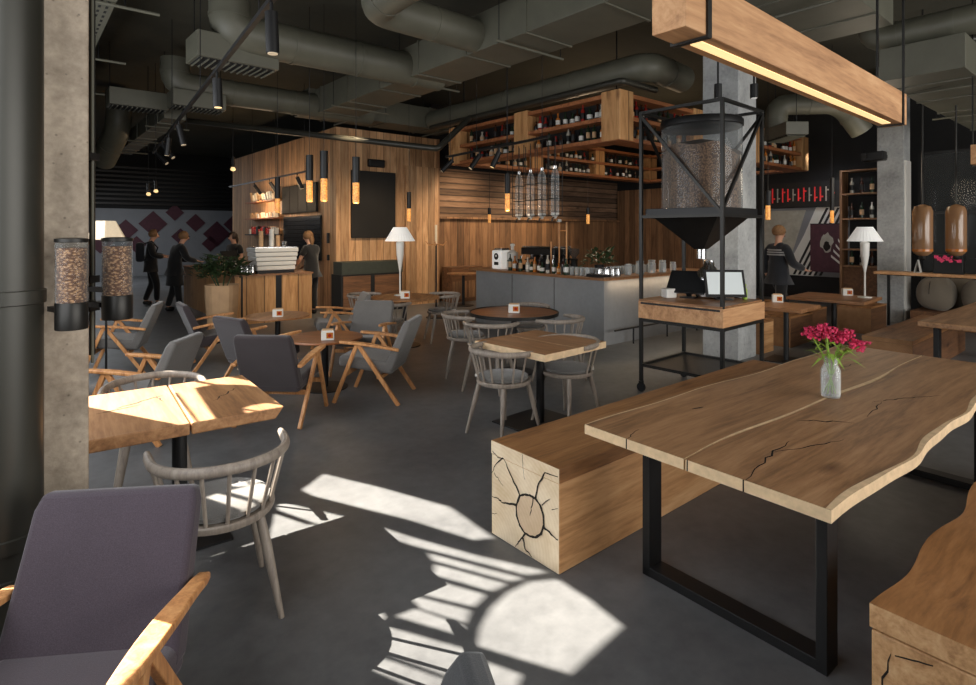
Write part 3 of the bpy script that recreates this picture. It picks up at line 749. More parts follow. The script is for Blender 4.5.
spindle_chair('taupe spindle chair in front of the sunlit split-top table', (-1.20, 2.56, 0), R(32))
spindle_chair('taupe spindle chair tucked behind the sunlit split-top table', (-2.12, 3.62, 0), R(212))
spindle_chair('taupe spindle chair with its back to us at the square live-edge table', (.13, 4.76, 0), R(-48))
spindle_chair('taupe spindle chair half under the square live-edge table, facing the log bench', (.70, 5.06, 0), R(132))
spindle_chair('taupe spindle chair facing the tea-brown round table from the armchair side', (-.26, 6.72, 0), R(-90))
spindle_chair('taupe spindle chair with its back between the round and the square table', (.02, 6.12, 0), R(-25))
spindle_chair('taupe spindle chair behind the square table, nearest the grey bar front', (.80, 6.42, 0), R(50))
spindle_chair('taupe spindle chair on the bar side of the tea-brown round table', (.52, 7.42, 0), R(160))
spindle_chair('taupe spindle chair with its back to us at the lamp table', (-1.36, 7.78, 0), R(-8))
spindle_chair('taupe spindle chair at the lamp table on the kiosk cabinet side', (-1.88, 8.80, 0), R(-105))
spindle_chair('taupe spindle chair between the lamp table and the coat stand', (-.72, 8.85, 0), R(110))

# ---------------------------------------------------------------- tables
t = thing('cafe_table', 'sunlit cafe table with a split two-board top beside the concrete column', 'table', (-1.71, 3.16, 0), R(36))
def split_top(x0, x1, y0, y1, z, th, name, m, parent, ch=0.0):
    poly = [(x0, y0), (x1, y0), (x1, y1), (x0, y1)]
    vs = [(x, y, z) for x, y in poly]
    bt = [(x + (ch if x == max(x0, x1) and ch > 0 else 0) * -1 * 0, y, z - th) for x, y in poly]
    mm = MB(); mm.prism(poly, z - th, z); return mm.build(name, m, parent, bevel=.006)
split_top(-.46, -.012, -.43, .43, .74, .06, 'tabletop_board', M['bright_wood'], t)
m = MB(); m.add([(-.004, -.43, .68), (.40, -.43, .68), (.40, .43, .68), (-.004, .43, .68), (-.004, -.43, .74), (.445, -.43, .74), (.425, .43, .74), (-.004, .43, .74)], [(3, 2, 1, 0), (4, 5, 6, 7), (0, 1, 5, 4), (1, 2, 6, 5), (2, 3, 7, 6), (3, 0, 4, 7)])
m.build('tabletop_board', M['bright_wood'], t, bevel=.008)
for c, w in ((zig(-.30, .05, -.06, .20, 9, .01), .012), (zig(-.38, .0, -.18, .06, 6, .008), .010), (zig(-.10, .20, -.07, .05, 6, .006), .006), (zig(.15, -.1, .32, .12, 9, .01), .008)):
    crack([(x, y) for x, y in c], w, .7412, 'grain_crack', t)
MB().tube([(0, 0, .012), (0, 0, .68)], .038, 20).build('post', M['black'], t, smooth=True)
MB().box((0, 0, .006), (.46, .46, .012)).build('base_plate', M['black'], t)

t = thing('square_table', 'square live-edge oak table with pale edges among the spindle chairs', 'table', (.46, 5.02, 0), R(43))
slab([(-.405, -.41), (.0, -.415), (.0, .41), (-.41, .405)], .665, .72, 'tabletop_board', [M['mid_wood'], M['table_edge']], t)
slab([(.004, -.415), (.41, -.405), (.40, .41), (.004, .41)], .665, .72, 'tabletop_board', [M['mid_wood'], M['table_edge']], t)
MB().tube([(0, 0, .012), (0, 0, .67)], .036, 20).build('post', M['black'], t, smooth=True)
MB().box((0, 0, .006), (.6, .6, .012)).build('base_plate', M['black'], t)

def round_table(label, loc, r, h, m, rim):
    t = thing('round_table', label, 'table', loc)
    MB().lathe([(r * .9, h - .028), (r * .985, h - .022), (r, h - .012), (r * .985, h), (r * .1, h + .0005)], seg=48).build('tabletop', m, t, smooth=True)
    if rim: MB().lathe([(r * .985, h - .03), (r * 1.008, h - .028), (r * 1.008, h + .010), (r * .992, h + .010), (r * .99, h + .001)], seg=48, cap=False).build('rim', M['steel'], t, smooth=True)
    MB().tube([(0, 0, .012), (0, 0, h - .02)], .034, 18).build('post', M['black'], t, smooth=True)
    MB().lathe([(.24, 0), (.24, .01), (.05, .016)], seg=32).build('base_plate', M['black'], t, smooth=True)
    return t
round_table('tea-brown round table with a dark rim in front of the grey bar', (.31, 6.84, 0), .53, .72, M['red_wood'], True)
round_table('round oak table carrying the tall white lamp near the kiosk cabinet', (-1.24, 8.45, 0), .52, .72, M['bright_wood'], False)
round_table('low dark round coffee table in the ring of armchairs', (-1.76, 6.16, 0), .40, .55, M['red_wood'], False)
round_table('low pale round table in front of the plank counter', (-2.86, 7.75, 0), .42, .55, M['mid_wood'], False)
round_table('small round table behind the chairs at the bar back wall', W(7.95, 10.35), .38, .74, M['mid_wood'], False)

def wall_table(label, near, rz, L, Wd):
    t = thing('cafe_table', label, 'table', near, rz)
    MB().box((L / 2, Wd / 2, .70), (L, Wd, .045)).build('tabletop', M['mid_wood'], t, bevel=.005)
    MB().tube([(L / 2, Wd / 2, .012), (L / 2, Wd / 2, .68)], .032, 16).build('post', M['black'], t, smooth=True)
    MB().box((L / 2, Wd / 2, .006), (.45, .45, .012)).build('base_plate', M['black'], t)
wall_table('oak cafe table behind the rig, beside the blurred walking person', (3.84, 6.98, 0), R(44), .74, .6)
wall_table('oak cafe table carrying the white lamp below the dark poster', (5.12, 7.76, 0), R(43), .95, 1.0)

# menu boxes on the tables
def menu_box(label, p, rz, first=[]):
    if first: return dup(first[0], p, rz, label, 'menu boxes on the tables')
    t = thing('menu_box', label, 'menu box', p, rz, 'menu boxes on the tables'); first.append(t)
    MB().box((0, 0, .05), (.13, .10, .10)).build('box', M['white'], t, bevel=.004)
    m = MB()
    m.poly([(-.012, -.0515, .02), (.055, -.0515, .02), (.055, -.0515, .08), (-.012, -.0515, .08)])
    m.build('printed_panel', M['bottle_amber'], t)
    MB().lathe([(.002, -.0005), (.018, 0), (.018, .0005)], (0, 0, 0), 14).build('printed_dot', M['bottle_red'], t)
    bpy.data.objects[t.name]  # keep
    for c in kids(t):
        if c.name.startswith('printed_dot'): c.rotation_euler = (R(90), 0, 0); c.location = (.022, -.0525, .05)
    MB().box((0, 0, .105), (.11, .07, .012)).build('napkins', M['paper'], t)
    first[0] = t
    return t
menu_box('white menu box on the low dark coffee table', (-1.68, 5.98, .552), R(12))
menu_box('white menu box on the low pale round table', (-2.80, 7.60, .552), R(14))
menu_box('white menu box at the lamp foot on the round oak table', (-1.20, 8.25, .722), R(8))
menu_box('white menu box on the tea-brown round table', (.31, 6.78, .722), R(-5))
menu_box('white menu box on the table beside the walking person', (3.95, 7.78, .724), R(-20))
menu_box('white menu box on the table below the dark poster', (5.42, 8.60, .724), R(-20))

# ---------------------------------------------------------------- lamps
def table_lamp(label, p, first=[]):
    if first: return dup(first[0], p, 0, label)
    t = thing('table_lamp', label, 'lamp', p); first.append(t)
    MB().lathe([(.09, 0), (.09, .012), (.02, .02)], seg=24).build('base', M['white'], t, smooth=True)
    MB().lathe([(.012, .02), (.012, .36), (.03, .46), (.055, .62), (.06, .80), (.02, .82)], seg=24).build('stem', M['white'], t, smooth=True)
    n = 60; vs = []; fs = []
    for i in range(n):
        a = 2 * PI * i / n; k = 1 + (.012 if i % 2 else -.012)
        vs += [(.225 * k * math.cos(a), .225 * k * math.sin(a), .82), (.10 * k * math.cos(a), .10 * k * math.sin(a), 1.03)]
    for i in range(n):
        j = (i + 1) % n; fs.append((2 * i, 2 * j, 2 * j + 1, 2 * i + 1))
    fs.append(tuple(2 * i + 1 for i in range(n)))
    MB().add(vs, fs).build('lamp_shade', M['lamp_white'], t)
    first[0] = t; return t
table_lamp('tall white table lamp on the round oak table before the plank wall', (-1.33, 8.62, .722))
table_lamp('tall white table lamp before the bottle cabinet and dark poster', (5.50, 8.32, .724))
t = thing('floor_lamp', 'cream lamp shade on a thin pole behind the hanging bean tube', 'lamp', (-4.12, 6.15, 0))
MB().lathe([(.14, 0), (.14, .015), (.02, .022)], seg=24).build('base', M['black'], t, smooth=True)
MB().tube([(0, 0, .02), (0, 0, 1.62)], .012, 10).build('pole', M['black'], t, smooth=True)
MB().lathe([(.21, 1.60), (.10, 1.80), (.02, 1.802)], seg=6).build('lamp_shade', M['lamp_cream'], t)

def pendant(label, px, y0, ym, y1, d, r):
    x = (px - 488) / FPX * d
    z = lambda y: CH - (y - HZ) * d / FPX
    t = thing('pendant_lamp', label, 'pendant lamp', (x, d, z(y1)), 0, 'black and amber tube pendants')
    H = z(y0) - z(y1); hm = z(ym) - z(y1)
    MB().lathe([(r * .98, hm - .01), (r, hm), (r, H), (r * .3, H + .004)], seg=20).build('black_tube', M['black'], t, smooth=True)
    MB().lathe([(r * .6, 0), (r * .86, .01), (r * .86, hm), (r * .5, hm + .01)], seg=20).build('amber_glass', M['amber'], t, smooth=True)
    MB().tube([(0, 0, H), (0, 0, CEIL - z(y1))], .004, 6).build('cord', M['black'], t)
pendant('black tube pendant over the barista, second from the kiosk corner', 309.5, 155, 180, 202, 7.9, .05)
pendant('black tube pendant nearest the kiosk corner', 324, 151, 178, 201.5, 7.8, .052)
pendant('black tube pendant hanging in front of the black menu board', 356, 157, 182, 203.5, 7.6, .05)
pendant('black tube pendant above the white coffee machine', 277.5, 177, 198, 213, 9.8, .045)
pendant('small black tube pendant between the menu board and the bar wall', 409, 192, 208, 221.5, 11.0, .042)
pendant('black tube pendant beside the hanging glass cylinders', 507.5, 174, 193, 211, 8.9, .044)
pendant('small amber pendant low against the bar back planks', 489.5, 208, 214, 223, 13.0, .04)
pendant('small amber pendant above the wooden stirring sticks', 588, 208, 214, 224, 12.0, .04)
pendant('black tube pendant beside the rig, before the walking person', 768, 191, 205, 220, 8.8, .04)
pendant('black tube pendant in front of the striped mural', 832, 178, 210, 223, 9.5, .034)

def glass_lamp(label, px, d):
    x = (px - 488) / FPX * d
    t = thing('glass_lamp', label, 'pendant lamp', (x, d, 1.34), 0, 'amber glass cylinder lamps')
    r = .12; H = .72
    MB().lathe([(.02, 0), (r * .55, .012), (r * .9, .05), (r, .11), (r, H - .09), (r * .82, H - .025), (r * .4, H), (.02, H + .01)], seg=28).build('glass_cylinder', M['glass_amber'], t, smooth=True)
    MB().lathe([(.03, -.05), (.045, -.03), (.03, .01)], seg=16).build('end_knob', M['steel'], t, smooth=True)
    MB().lathe([(r * .97, .065), (r * 1.01, .07), (r * 1.01, .10), (r * .97, .105)], seg=28).build('base_band', M['bottle_amber'], t, smooth=True)
    MB().tube([(0, 0, .02), (0, 0, CEIL - 1.34)], .012, 8).build('rod', M['steel'], t)
    MB().lathe([(.05, .06), (.05, .09), (.01, .10)], seg=14).build('burner', M['white'], t, smooth=True)
glass_lamp('amber glass cylinder lamp hanging next to the concrete pillar', 922.5, 8.0)
glass_lamp('amber glass cylinder lamp hanging farther from the concrete pillar', 956, 8.0)

# ---------------------------------------------------------------- the bar
t = thing('bar_counter', 'grey clad bar counter with an oak top in the middle of the room', 'bar counter', W(6.70, 5.33), BA)
m = MB(); m.prism([(0, 0), (3.1, 0), (3.1, .6), (.6, .6), (.6, 3.0), (0, 3.0)], 0, .955); m.build('cladding', M['bar_grey'], t)
m = MB(); m.prism([(-.03, -.03), (3.13, -.03), (3.13, .65), (.65, .65), (.65, 3.2), (-.03, 3.2)], .958, 1.0); m.build('counter_top', M['mid_wood'], t, bevel=.004)
for y in (1.0, 2.0): MB().box((-.002, y, .47), (.006, .008, .94)).build('panel_joint', M['black'], t)
MB().box((.9, -.002, .47), (.008, .006, .94)).build('panel_joint', M['black'], t)
MB().tube([(.05, -.16, .24), (3.0, -.16, .24)], .014, 8).build('foot_rail', M['black'], t, smooth=True)
for x in (.5, 1.4, 2.3): MB().tube([(x, -.16, .24), (x, -.16, .0)], .012, 8).build('rail_post', M['black'], t, smooth=True)
BZ = 1.001
def bar_pt(u, v): return W(6.70 + u, 5.33 + v, BZ)

# bottle kinds
BK = {}
def bottle(kind, mname, label, p, group, s=1.0, rz=0.0):
    if (kind, mname) in BK:
        o = BK[(kind, mname)].copy(); COL.objects.link(o)
    else:
        pr = {'wine': [(.030, 0), (.037, .006), (.037, .19), (.030, .215), (.014, .245), (.0135, .29), (.016, .292), (.016, .305), (.004, .306)],
              'spirit': [(.036, 0), (.043, .006), (.043, .14), (.034, .165), (.015, .185), (.014, .235), (.019, .237), (.019, .265), (.004, .266)],
              'squat': [(.045, 0), (.052, .008), (.050, .10), (.030, .14), (.016, .155), (.016, .19), (.022, .191), (.022, .215), (.004, .216)]}[kind]
        b = MB(); b.lathe(pr, seg=14); n = len(b.f)
        h = pr[3][1] * .8
        b.m = 1; r = pr[2][0] * 1.02; b.lathe([(r, h * .35), (r * 1.005, h * .36), (r * 1.005, h * .95), (r, h * .96)], seg=14)
        o = b.build('bottle', [M[mname], M[random.choice(['white', 'white', 'paper', 'black', 'black'])]], smooth=True)
        BK[(kind, mname)] = o
    o.location = p; o.rotation_euler = (0, 0, rz); o.scale = (s, s, s)
    tag(o, label, 'bottle', group); return o
KIND = ['wine', 'spirit', 'squat']; CLR = ['bottle_green', 'bottle_brown', 'bottle_clear', 'bottle_amber', 'bottle_green', 'bottle_brown', 'bottle_red', 'bottle_brown', 'bottle_green']

# espresso machine and the clutter on the bar
t = thing('espresso_machine', 'black espresso machine on the grey bar among the bottles', 'coffee machine', bar_pt(.38, 1.55), BA)
m = MB(); m.box((0, 0, .06), (.42, .78, .10)); m.box((.12, 0, .2), (.16, .74, .22)); m.box((0, 0, .35), (.44, .80, .12)); m.build('body', M['black'], t, bevel=.015)
MB().box((0, 0, .425), (.40, .76, .02)).build('cup_tray', M['chrome'], t)
for y in (-.24, 0, .24):
    MB().lathe([(.035, .21), (.04, .22), (.04, .29), (.03, .30)], (-.1, y, 0), 16).build('group_head', M['chrome'], t, smooth=True)
    MB().tube([(-.1, y, .215), (-.27, y, .20)], .012, 8).build('portafilter_handle', M['black_soft'], t, smooth=True)
for y in (-.38, .38): MB().tube([(-.2, y, .30), (-.24, y, .2), (-.23, y, .12)], .006, 8).build('steam_wand', M['chrome'], t, smooth=True)
t = thing('coffee_grinder', 'white grinder box with a black round emblem at the far bar end', 'grinder', bar_pt(.30, 2.62), BA)
MB().box((0, 0, .17), (.26, .26, .34)).build('body', M['lamp_white'], t, bevel=.02)  # lamp-shade glow added to brighten the body, no lamp inside
MB().box((0, -.0, .36), (.2, .2, .04)).build('lid', M['chrome'], t, bevel=.006)
o = MB().lathe([(.004, 0), (.062, 0), (.062, .004), (.004, .004)], seg=24).build('round_emblem', M['black'], t); o.rotation_euler = (0, R(-90), 0); o.location = (-.131, 0, .23)
o = MB().lathe([(.004, 0), (.02, 0), (.02, .004), (.004, .004)], seg=16).build('emblem_dot', M['white'], t); o.rotation_euler = (0, R(-90), 0); o.location = (-.1345, 0, .24)
MB().box((-.131, 0, .10), (.004, .12, .06)).build('switch_panel', M['black'], t)
t = thing('milk_canister', 'pale steel canister between the white grinder and the black espresso machine', 'canister', bar_pt(.30, 2.32), BA)
MB().lathe([(.10, 0), (.105, .01), (.105, .30), (.06, .33), (.03, .36), (.03, .42), (.045, .425), (.045, .46), (.01, .47)], seg=24).build('body', M['white'], t, smooth=True)
MB().box((0, 0, .16), (.216, .05, .02)).build('band', M['black'], t)
r9 = random.Random(5)
for i in range(14):
    v = 2.15 - i * .105
    bottle(KIND[i % 3], CLR[(i * 3) % 5], 'dark bottle in the front row before the espresso machine', bar_pt(.07 + r9.uniform(-.03, .05), v), 'bottles before the espresso machine', r9.uniform(.8, 1.0))
GL = {}
def glassware(kind, label, p, group, s=1.0, cat='glass'):
    if kind in GL: o = GL[kind].copy(); COL.objects.link(o)
    else:
        pr = {'tumbler': [(.02, .0), (.034, .002), (.040, .11), (.038, .11), (.032, .01), (.02, .008)],
              'jug': [(.03, 0), (.05, .004), (.052, .06), (.038, .11), (.042, .13), (.040, .13), (.036, .11), (.03, .01)],
              'jar': [(.04, 0), (.062, .005), (.062, .14), (.05, .155), (.05, .17), (.056, .171), (.056, .195), (.01, .2)]}[kind]
        o = MB().lathe(pr, seg=16).build({'tumbler': 'drinking_glass', 'jug': 'steel_jug', 'jar': 'storage_jar'}[kind], M[{'tumbler': 'glass_tumbler', 'jug': 'chrome', 'jar': 'glass_tumbler'}[kind]], smooth=True); GL[kind] = o
    o.location = p; o.scale = (s, s, s); tag(o, label, cat, group)
for i in range(18):
    glassware('tumbler', 'clear drinking glass on the bar near its corner', bar_pt(.12 + .1 * (i % 3), .42 + .1 * (i // 3)), 'drinking glasses near the bar corner', 1.05)
for i in range(6):
    glassware('jug', 'steel milk jug on the bar beside the glasses', bar_pt(.22 + .13 * (i // 2), .10 + .13 * (i % 2) + .02), 'steel jugs on the bar', 1.0, 'jug')
for i in range(9):
    glassware('jar', 'smoky storage jar on the bar side facing the rig', bar_pt(.75 + .16 * i, .13 + .1 * (i % 2)), 'storage jars on the bar side', r9.uniform(.8, 1.1), 'jar')
for i in range(22):
    glassware('tumbler', 'clear drinking glass lined up along the bar side behind the rig', bar_pt(.7 + .1 * (i % 11), .35 + .11 * (i // 11)), 'drinking glasses along the bar side', 1.1)
t = thing('drip_tray', 'black slatted drip tray on the bar at its near corner', 'tray', bar_pt(.14, .22), BA)
MB().box((0, 0, .02), (.20, .30, .04)).build('pan', M['black'], t, bevel=.004)
for i in range(6): MB().box((0, -.12 + .048 * i, .044), (.18, .012, .008)).build('slat', M['chrome'], t)
for i, (u_, v_, lab) in enumerate(((.42, .95, 'black coffee grinder beside the espresso machine, nearer the plant'), (.42, 1.12, 'black coffee grinder touching the espresso machine end'))):
    t = thing('bean_grinder', lab, 'grinder', bar_pt(u_, v_), BA)
    MB().lathe([(.07, 0), (.075, .01), (.06, .05), (.055, .2), (.075, .24), (.02, .25)], seg=20).build('body', M['black'], t, smooth=True)
    MB().lathe([(.03, .25), (.085, .33), (.085, .40), (.03, .41)], seg=20).build('bean_hopper', M['glass_smoke'], t, smooth=True)
    MB().tube([(-.05, 0, .16), (-.12, 0, .14)], .012, 8).build('spout', M['chrome'], t, smooth=True)
# wooden stirring sticks (pestles) standing in a white tray
t = thing('tap_tower', 'pale wooden rail frame of two tall uprights standing on the bar', 'wooden frame', bar_pt(.16, .98), BA)
MB().box((0, 0, .01), (.12, .3, .02)).build('tray', M['white'], t)
for y in (-.10, .06): MB().tube([(0, y, .02), (0, y, .84)], .014, 10).build('upright', M['chair_wood'], t, smooth=True)
MB().tube([(0, -.10, .70), (0, .06, .70)], .010, 8).build('crossbar', M['chair_wood'], t, smooth=True)
MB().lathe([(.03, .84), (.04, .85), (.04, .88), (.02, .89)], (0, .06, 0), 14).build('cap', M['white'], t, smooth=True)
o = MB().tube([(0, 0, 0), (0, 0, .52)], .014, 10).build('wooden_stick', M['chair_wood'], loc=bar_pt(.16, 1.22), smooth=True)
tag(o, 'single short wooden stick beside the taller frame on the bar', 'stick')
# plant on the bar
def foliage(n, c, r, rng, L=(.10, .2), up=.5, w=.25):
    m = MB()
    for i in range(n):
        a = rng.uniform(0, 2 * PI); e = rng.uniform(-.2, 1.2); q = rng.uniform(.3, 1) * r
        p = Vector(c) + Vector((math.cos(a) * math.cos(e), math.sin(a) * math.cos(e), math.sin(e) * up)) * q
        d = Vector((math.cos(a) + rng.uniform(-.6, .6), math.sin(a) + rng.uniform(-.6, .6), rng.uniform(-.4, .9))).normalized()
        s = d.cross(Vector((0, 0, 1))).normalized(); l = rng.uniform(*L); wv = l * w
        k = Vector((0, 0, l * .12))
        m.poly([p, p + d * l * .45 + s * wv + k, p + d * l, p + d * l * .45 - s * wv + k])
    return m
t = thing('potted_plant', 'dark leafy plant in a pot on the bar before the plank wall', 'plant', bar_pt(.45, .45), 0)
MB().lathe([(.06, 0), (.08, .16), (.07, .16), (.06, .14)], seg=18).build('pot', M['black'], t, smooth=True)
foliage(90, (0, 0, .2), .26, random.Random(4), (.08, .18), .8).build('foliage', M['leaf'], t, normals=False)

# four hanging glass cylinders over the bar
for i, (px, lab) in enumerate(((519, 'glass cylinder tank above the bar, first in the row from the black pendant'), (530.5, 'glass cylinder tank above the bar, second in the row from the black pendant'), (542, 'glass cylinder tank above the bar, third in the row from the black pendant'), (555, 'glass cylinder tank above the bar, last of the row and nearest the rig'))):
    d = 9.35 - i * .28; x = (px - 488) / FPX * d
    t = thing('glass_tank', lab, 'glass tank', (x, d, 1.93), BA, 'hanging glass tanks above the bar')
    r = .062
    MB().lathe([(r * .9, .03), (r, .04), (r, .60), (r * .7, .66), (r * .35, .70)], seg=20).build('glass_cylinder', M['glass_clear'], t, smooth=True)
    MB().lathe([(.02, -.05), (.03, -.02), (r, 0), (r, .035), (r * .8, .04)], seg=20).build('white_base', M['white'], t, smooth=True)
    MB().tube([(0, 0, -.02), (-.06, 0, -.05), (-.06, 0, -.09)], .012, 8).build('tap', M['black'], t, smooth=True)
    MB().lathe([(r * .4, .68), (r * .5, .70), (r * .5, .74), (.01, .75)], seg=16).build('cap', M['chrome'], t, smooth=True)
    for sx, sy in ((-1, -1), (1, 1), (-1, 1), (1, -1)):
        MB().tube([(sx * .075, sy * .075, 0), (sx * .075, sy * .075, 1.14)], .006, 6).build('hanging_rod', M['black'], t)
    for z in (.0, .25, .5):
        MB().tube([(-.075, -.075, z), (.075, -.075, z), (.075, .075, z), (-.075, .075, z), (-.075, -.075, z)], .005, 6).build('cage_ring', M['black'], t)

# ---------------------------------------------------------------- hanging bottle rack around the bar ceiling
RU0, RU1, RV0, RV1 = 6.88, 13.7, 5.19, 9.4
t = thing('bottle_rack', 'orange wood bottle rack hung from the ceiling around the bar', 'bottle rack', W(RU0, RV0), BA)
RL, RW = RU1 - RU0, RV1 - RV0; DP = .36
ZS = (3.10, 3.42, 3.76)
def ring_board(z, th, name):
    for (x0, x1, y0, y1) in ((0, RL, 0, DP), (0, RL, RW - DP, RW), (0, DP, DP, RW - DP), (RL - DP, RL, DP, RW - DP)):
        MB().box(((x0 + x1) / 2, (y0 + y1) / 2, z), (x1 - x0, y1 - y0, th)).build(name, M['shelf_wood'], t)
for i, z in enumerate(ZS): ring_board(z - .03, .06, 'shelf_board')
for (x, y) in ((.15, .15), (.15, 2.1), (.15, RW - .15), (2.2, .15), (4.4, .15), (RL - .15, .15), (2.2, RW - .15), (4.4, RW - .15), (RL - .15, RW - .15)):
    MB().box((x, y, 3.42), (.34, .34, .74)).build('post', M['plank_wide'], t, bevel=.006)
MB().box((1.0, RW - DP * .5, 3.42), (.3, .04, .7)).build('post', M['plank_wide'], t)
for (x, y) in ((.2, .2), (.2, RW - .2), (RL - .2, .2), (RL - .2, RW - .2)):
    MB().tube([(x, y, 3.75), (x, y, CEIL)], .012, 6).build('hanging_rod', M['black'], t)
for (x0, x1, y0, y1) in ((.3, RL - .3, .26, .275), (.3, RL - .3, RW - .09, RW - .075)):
    MB().box(((x0 + x1) / 2, (y0 + y1) / 2, 3.42), (x1 - x0, .015, .66)).build('back_panel', M['black_soft'], t)
MB().box((.27, RW / 2, 3.42), (.015, RW - .6, .66)).build('back_panel', M['black_soft'], t)
rb = random.Random(21)
posts_y = (.15, 2.1, RW - .15); posts_x = (.15, 2.2, 4.4, RL - .15)
def shelf_row(label, group, z, along, c, a0, a1, posts, step=.125):
    a = a0
    while a < a1:
        if all(abs(a - q) > .24 for q in posts) and rb.random() < .86:
            u, v = (c + rb.uniform(-.03, .03), a) if along == 'v' else (a, c + rb.uniform(-.03, .03))
            bottle(rb.choice(KIND), rb.choice(CLR), label, W(RU0 + u, RV0 + v, z + .001), group, rb.uniform(.82, .98), rb.uniform(0, 6))
        a += step * rb.uniform(.85, 1.3)
shelf_row('bottle on the lower board of the rack side facing the armchairs', 'bottles low on the rack side facing the armchairs', ZS[0], 'v', .13, .3, RW - .3, posts_y)
shelf_row('bottle on the middle board of the rack side facing the armchairs', 'bottles midway on the rack side facing the armchairs', ZS[1], 'v', .13, .3, RW - .3, posts_y)
shelf_row('bottle on the lower board of the rack side facing the hopper rig', 'bottles low on the rack side facing the rig', ZS[0], 'u', .13, .3, RL - .3, posts_x)
shelf_row('bottle on the middle board of the rack side facing the hopper rig', 'bottles midway on the rack side facing the rig', ZS[1], 'u', .13, .3, RL - .3, posts_x)
shelf_row('bottle on the lower board of the rack side along the back wall', 'bottles low on the rack side along the back wall', ZS[0], 'u', RW - DP + .10, .3, RL - .6, posts_x, .15)
shelf_row('bottle on the middle board of the rack side along the back wall', 'bottles midway on the rack side along the back wall', ZS[1], 'u', RW - DP + .10, .3, RL - .6, posts_x, .15)

# ---------------------------------------------------------------- coffee hopper rig
RC = Vector((2.24, 5.99, 0)); RS = .44
t = thing('hopper_rig', 'tall black steel frame carrying a round glass hopper of coffee beans', 'coffee hopper', RC, R(42))
m_post = []
for sx, sy in ((-1, -1), (1, -1), (1, 1), (-1, 1)):
    p = MB().box((sx * RS, sy * RS, 1.53), (.034, .034, 2.84)).build('frame_post', M['steel'], t, bevel=.003)
    MB().box((sx * RS, sy * RS, .095), (.05, .03, .03)).build('caster_fork', M['steel'], p)
    MB().tube([(sx * RS - .014, sy * RS, .045), (sx * RS + .014, sy * RS, .045)], .045, 18).build('caster_wheel', M['black'], p, smooth=True)
for z in (2.935, 1.84, .755, .28):
    for a, b in (((-1, -1), (1, -1)), ((1, -1), (1, 1)), ((1, 1), (-1, 1)), ((-1, 1), (-1, -1))):
        MB().bar((a[0] * RS, a[1] * RS, z), (b[0] * RS, b[1] * RS, z), .03, .03, (0, 0, 1)).build('frame_rail', M['steel'], t)
for a in ((-1, 1), (1, -1)):
    MB().bar((a[0] * RS, a[1] * RS, 2.90), (-RS + .02, -RS + .02, 1.87), .028, .028, (0, 0, 1)).build('brace', M['steel'], t)
    MB().bar((a[0] * RS, a[1] * RS, 2.90), (RS - .02, RS - .02, 1.87), .026, .026, (0, 0, 1)).build('brace', M['steel'], t)
MB().box((0, 0, .265), (.86, .86, .015)).build('bottom_shelf', M['steel'], t)
HR = .40
MB().lathe([(HR * .98, 2.76), (HR * 1.03, 2.775), (HR * 1.03, 2.83), (HR, 2.845), (.02, 2.85)], seg=56).build('hopper_lid', M['black'], t, smooth=True)
MB().lathe([(HR, 1.90), (HR, 2.77)], seg=56).build('glass_hopper', M['glass'], t, smooth=True)
n = 40; vs = []; fs = []
for z, k in ((1.90, 0), (2.5, 1)):
    for i in range(n):
        a = 2 * PI * i / n; zz = z if k == 0 else 2.53 + .05 * math.sin(a * 2 + 1) + .03 * math.sin(a * 5)
        vs.append((.385 * math.cos(a), .385 * math.sin(a), zz))
vs.append((0, 0, 2.66))
fs = [(i, (i + 1) % n, n + (i + 1) % n, n + i) for i in range(n)] + [(n + i, n + (i + 1) % n, 2 * n) for i in range(n)] + [tuple(range(n - 1, -1, -1))]
MB().add(vs, fs).build('coffee_beans', M['bean_dark'], t, smooth=True)
MB().box((0, 0, 1.885), (.82, .82, .075)).build('square_tray', M['black'], t, bevel=.004)
m = MB(); q = .36; e = .05
m.add([(-q, -q, 1.845), (q, -q, 1.845), (q, q, 1.845), (-q, q, 1.845), (-e, -e, 1.50), (e, -e, 1.50), (e, e, 1.50), (-e, e, 1.50)], [(0, 1, 2, 3), (7, 6, 5, 4), (0, 4, 5, 1), (1, 5, 6, 2), (2, 6, 7, 3), (3, 7, 4, 0)])
m.build('funnel', M['steel'], t)
MB().tube([(0, 0, 1.5), (0, 0, 1.40)], .05, 16).build('spout', M['chrome'], t, smooth=True)
d = MB().box((0, -.0, .865), (.93, .92, .18)).build('drawer_box', M['beam_wood'], t, bevel=.004)
MB().box((-.02, 0, .966), (.90, .90, .018)).build('counter_board', M['mid_wood'], t, bevel=.003)
MB().box((-.467, 0, .935), (.004, .86, .02)).build('drawer_gap', M['black'], d)
t2 = thing('chrome_grinder', 'round chrome drum under the hopper spout inside the rig', 'grinder', RC + Vector((.12, .10, .977)), R(42))
MB().lathe([(.10, 0), (.14, .02), (.15, .16), (.13, .27), (.06, .34), (.05, .40), (.02, .41)], seg=32).build('drum', M['chrome'], t2, smooth=True)
MB().lathe([(.06, 0), (.11, .006), (.11, .02), (.02, .03)], seg=24).build('foot', M['black'], t2, smooth=True)
def pos_screen(label, p, rz, lit, tilt):
    t = thing('pos_screen', label, 'screen', p, rz)
    MB().box((0, .06, .006), (.16, .14, .012)).build('base', M['black'], t, bevel=.003)
    MB().bar((0, .07, .01), (0, .03, .13), .05, .03).build('stand', M['black'], t)
    o = MB().box((0, 0, .02), (.41, .02, .29)).build('bezel', M['black'], t, bevel=.006); o.location = (0, .0, .155); o.rotation_euler = (R(-tilt), 0, 0)
    s = MB().box((0, -.0105, .02), (.355, .003, .235)).build('display', M['screen_lit' if lit else 'screen'], o)
pos_screen('black touch screen with a pale lit display on the rig counter', RC + Vector((.20, -.12, .976)), R(-4), True, 20)
pos_screen('dark tilted touch screen beside the lit one on the rig counter', RC + Vector((-.12, .08, .976)), R(-38), False, 40)
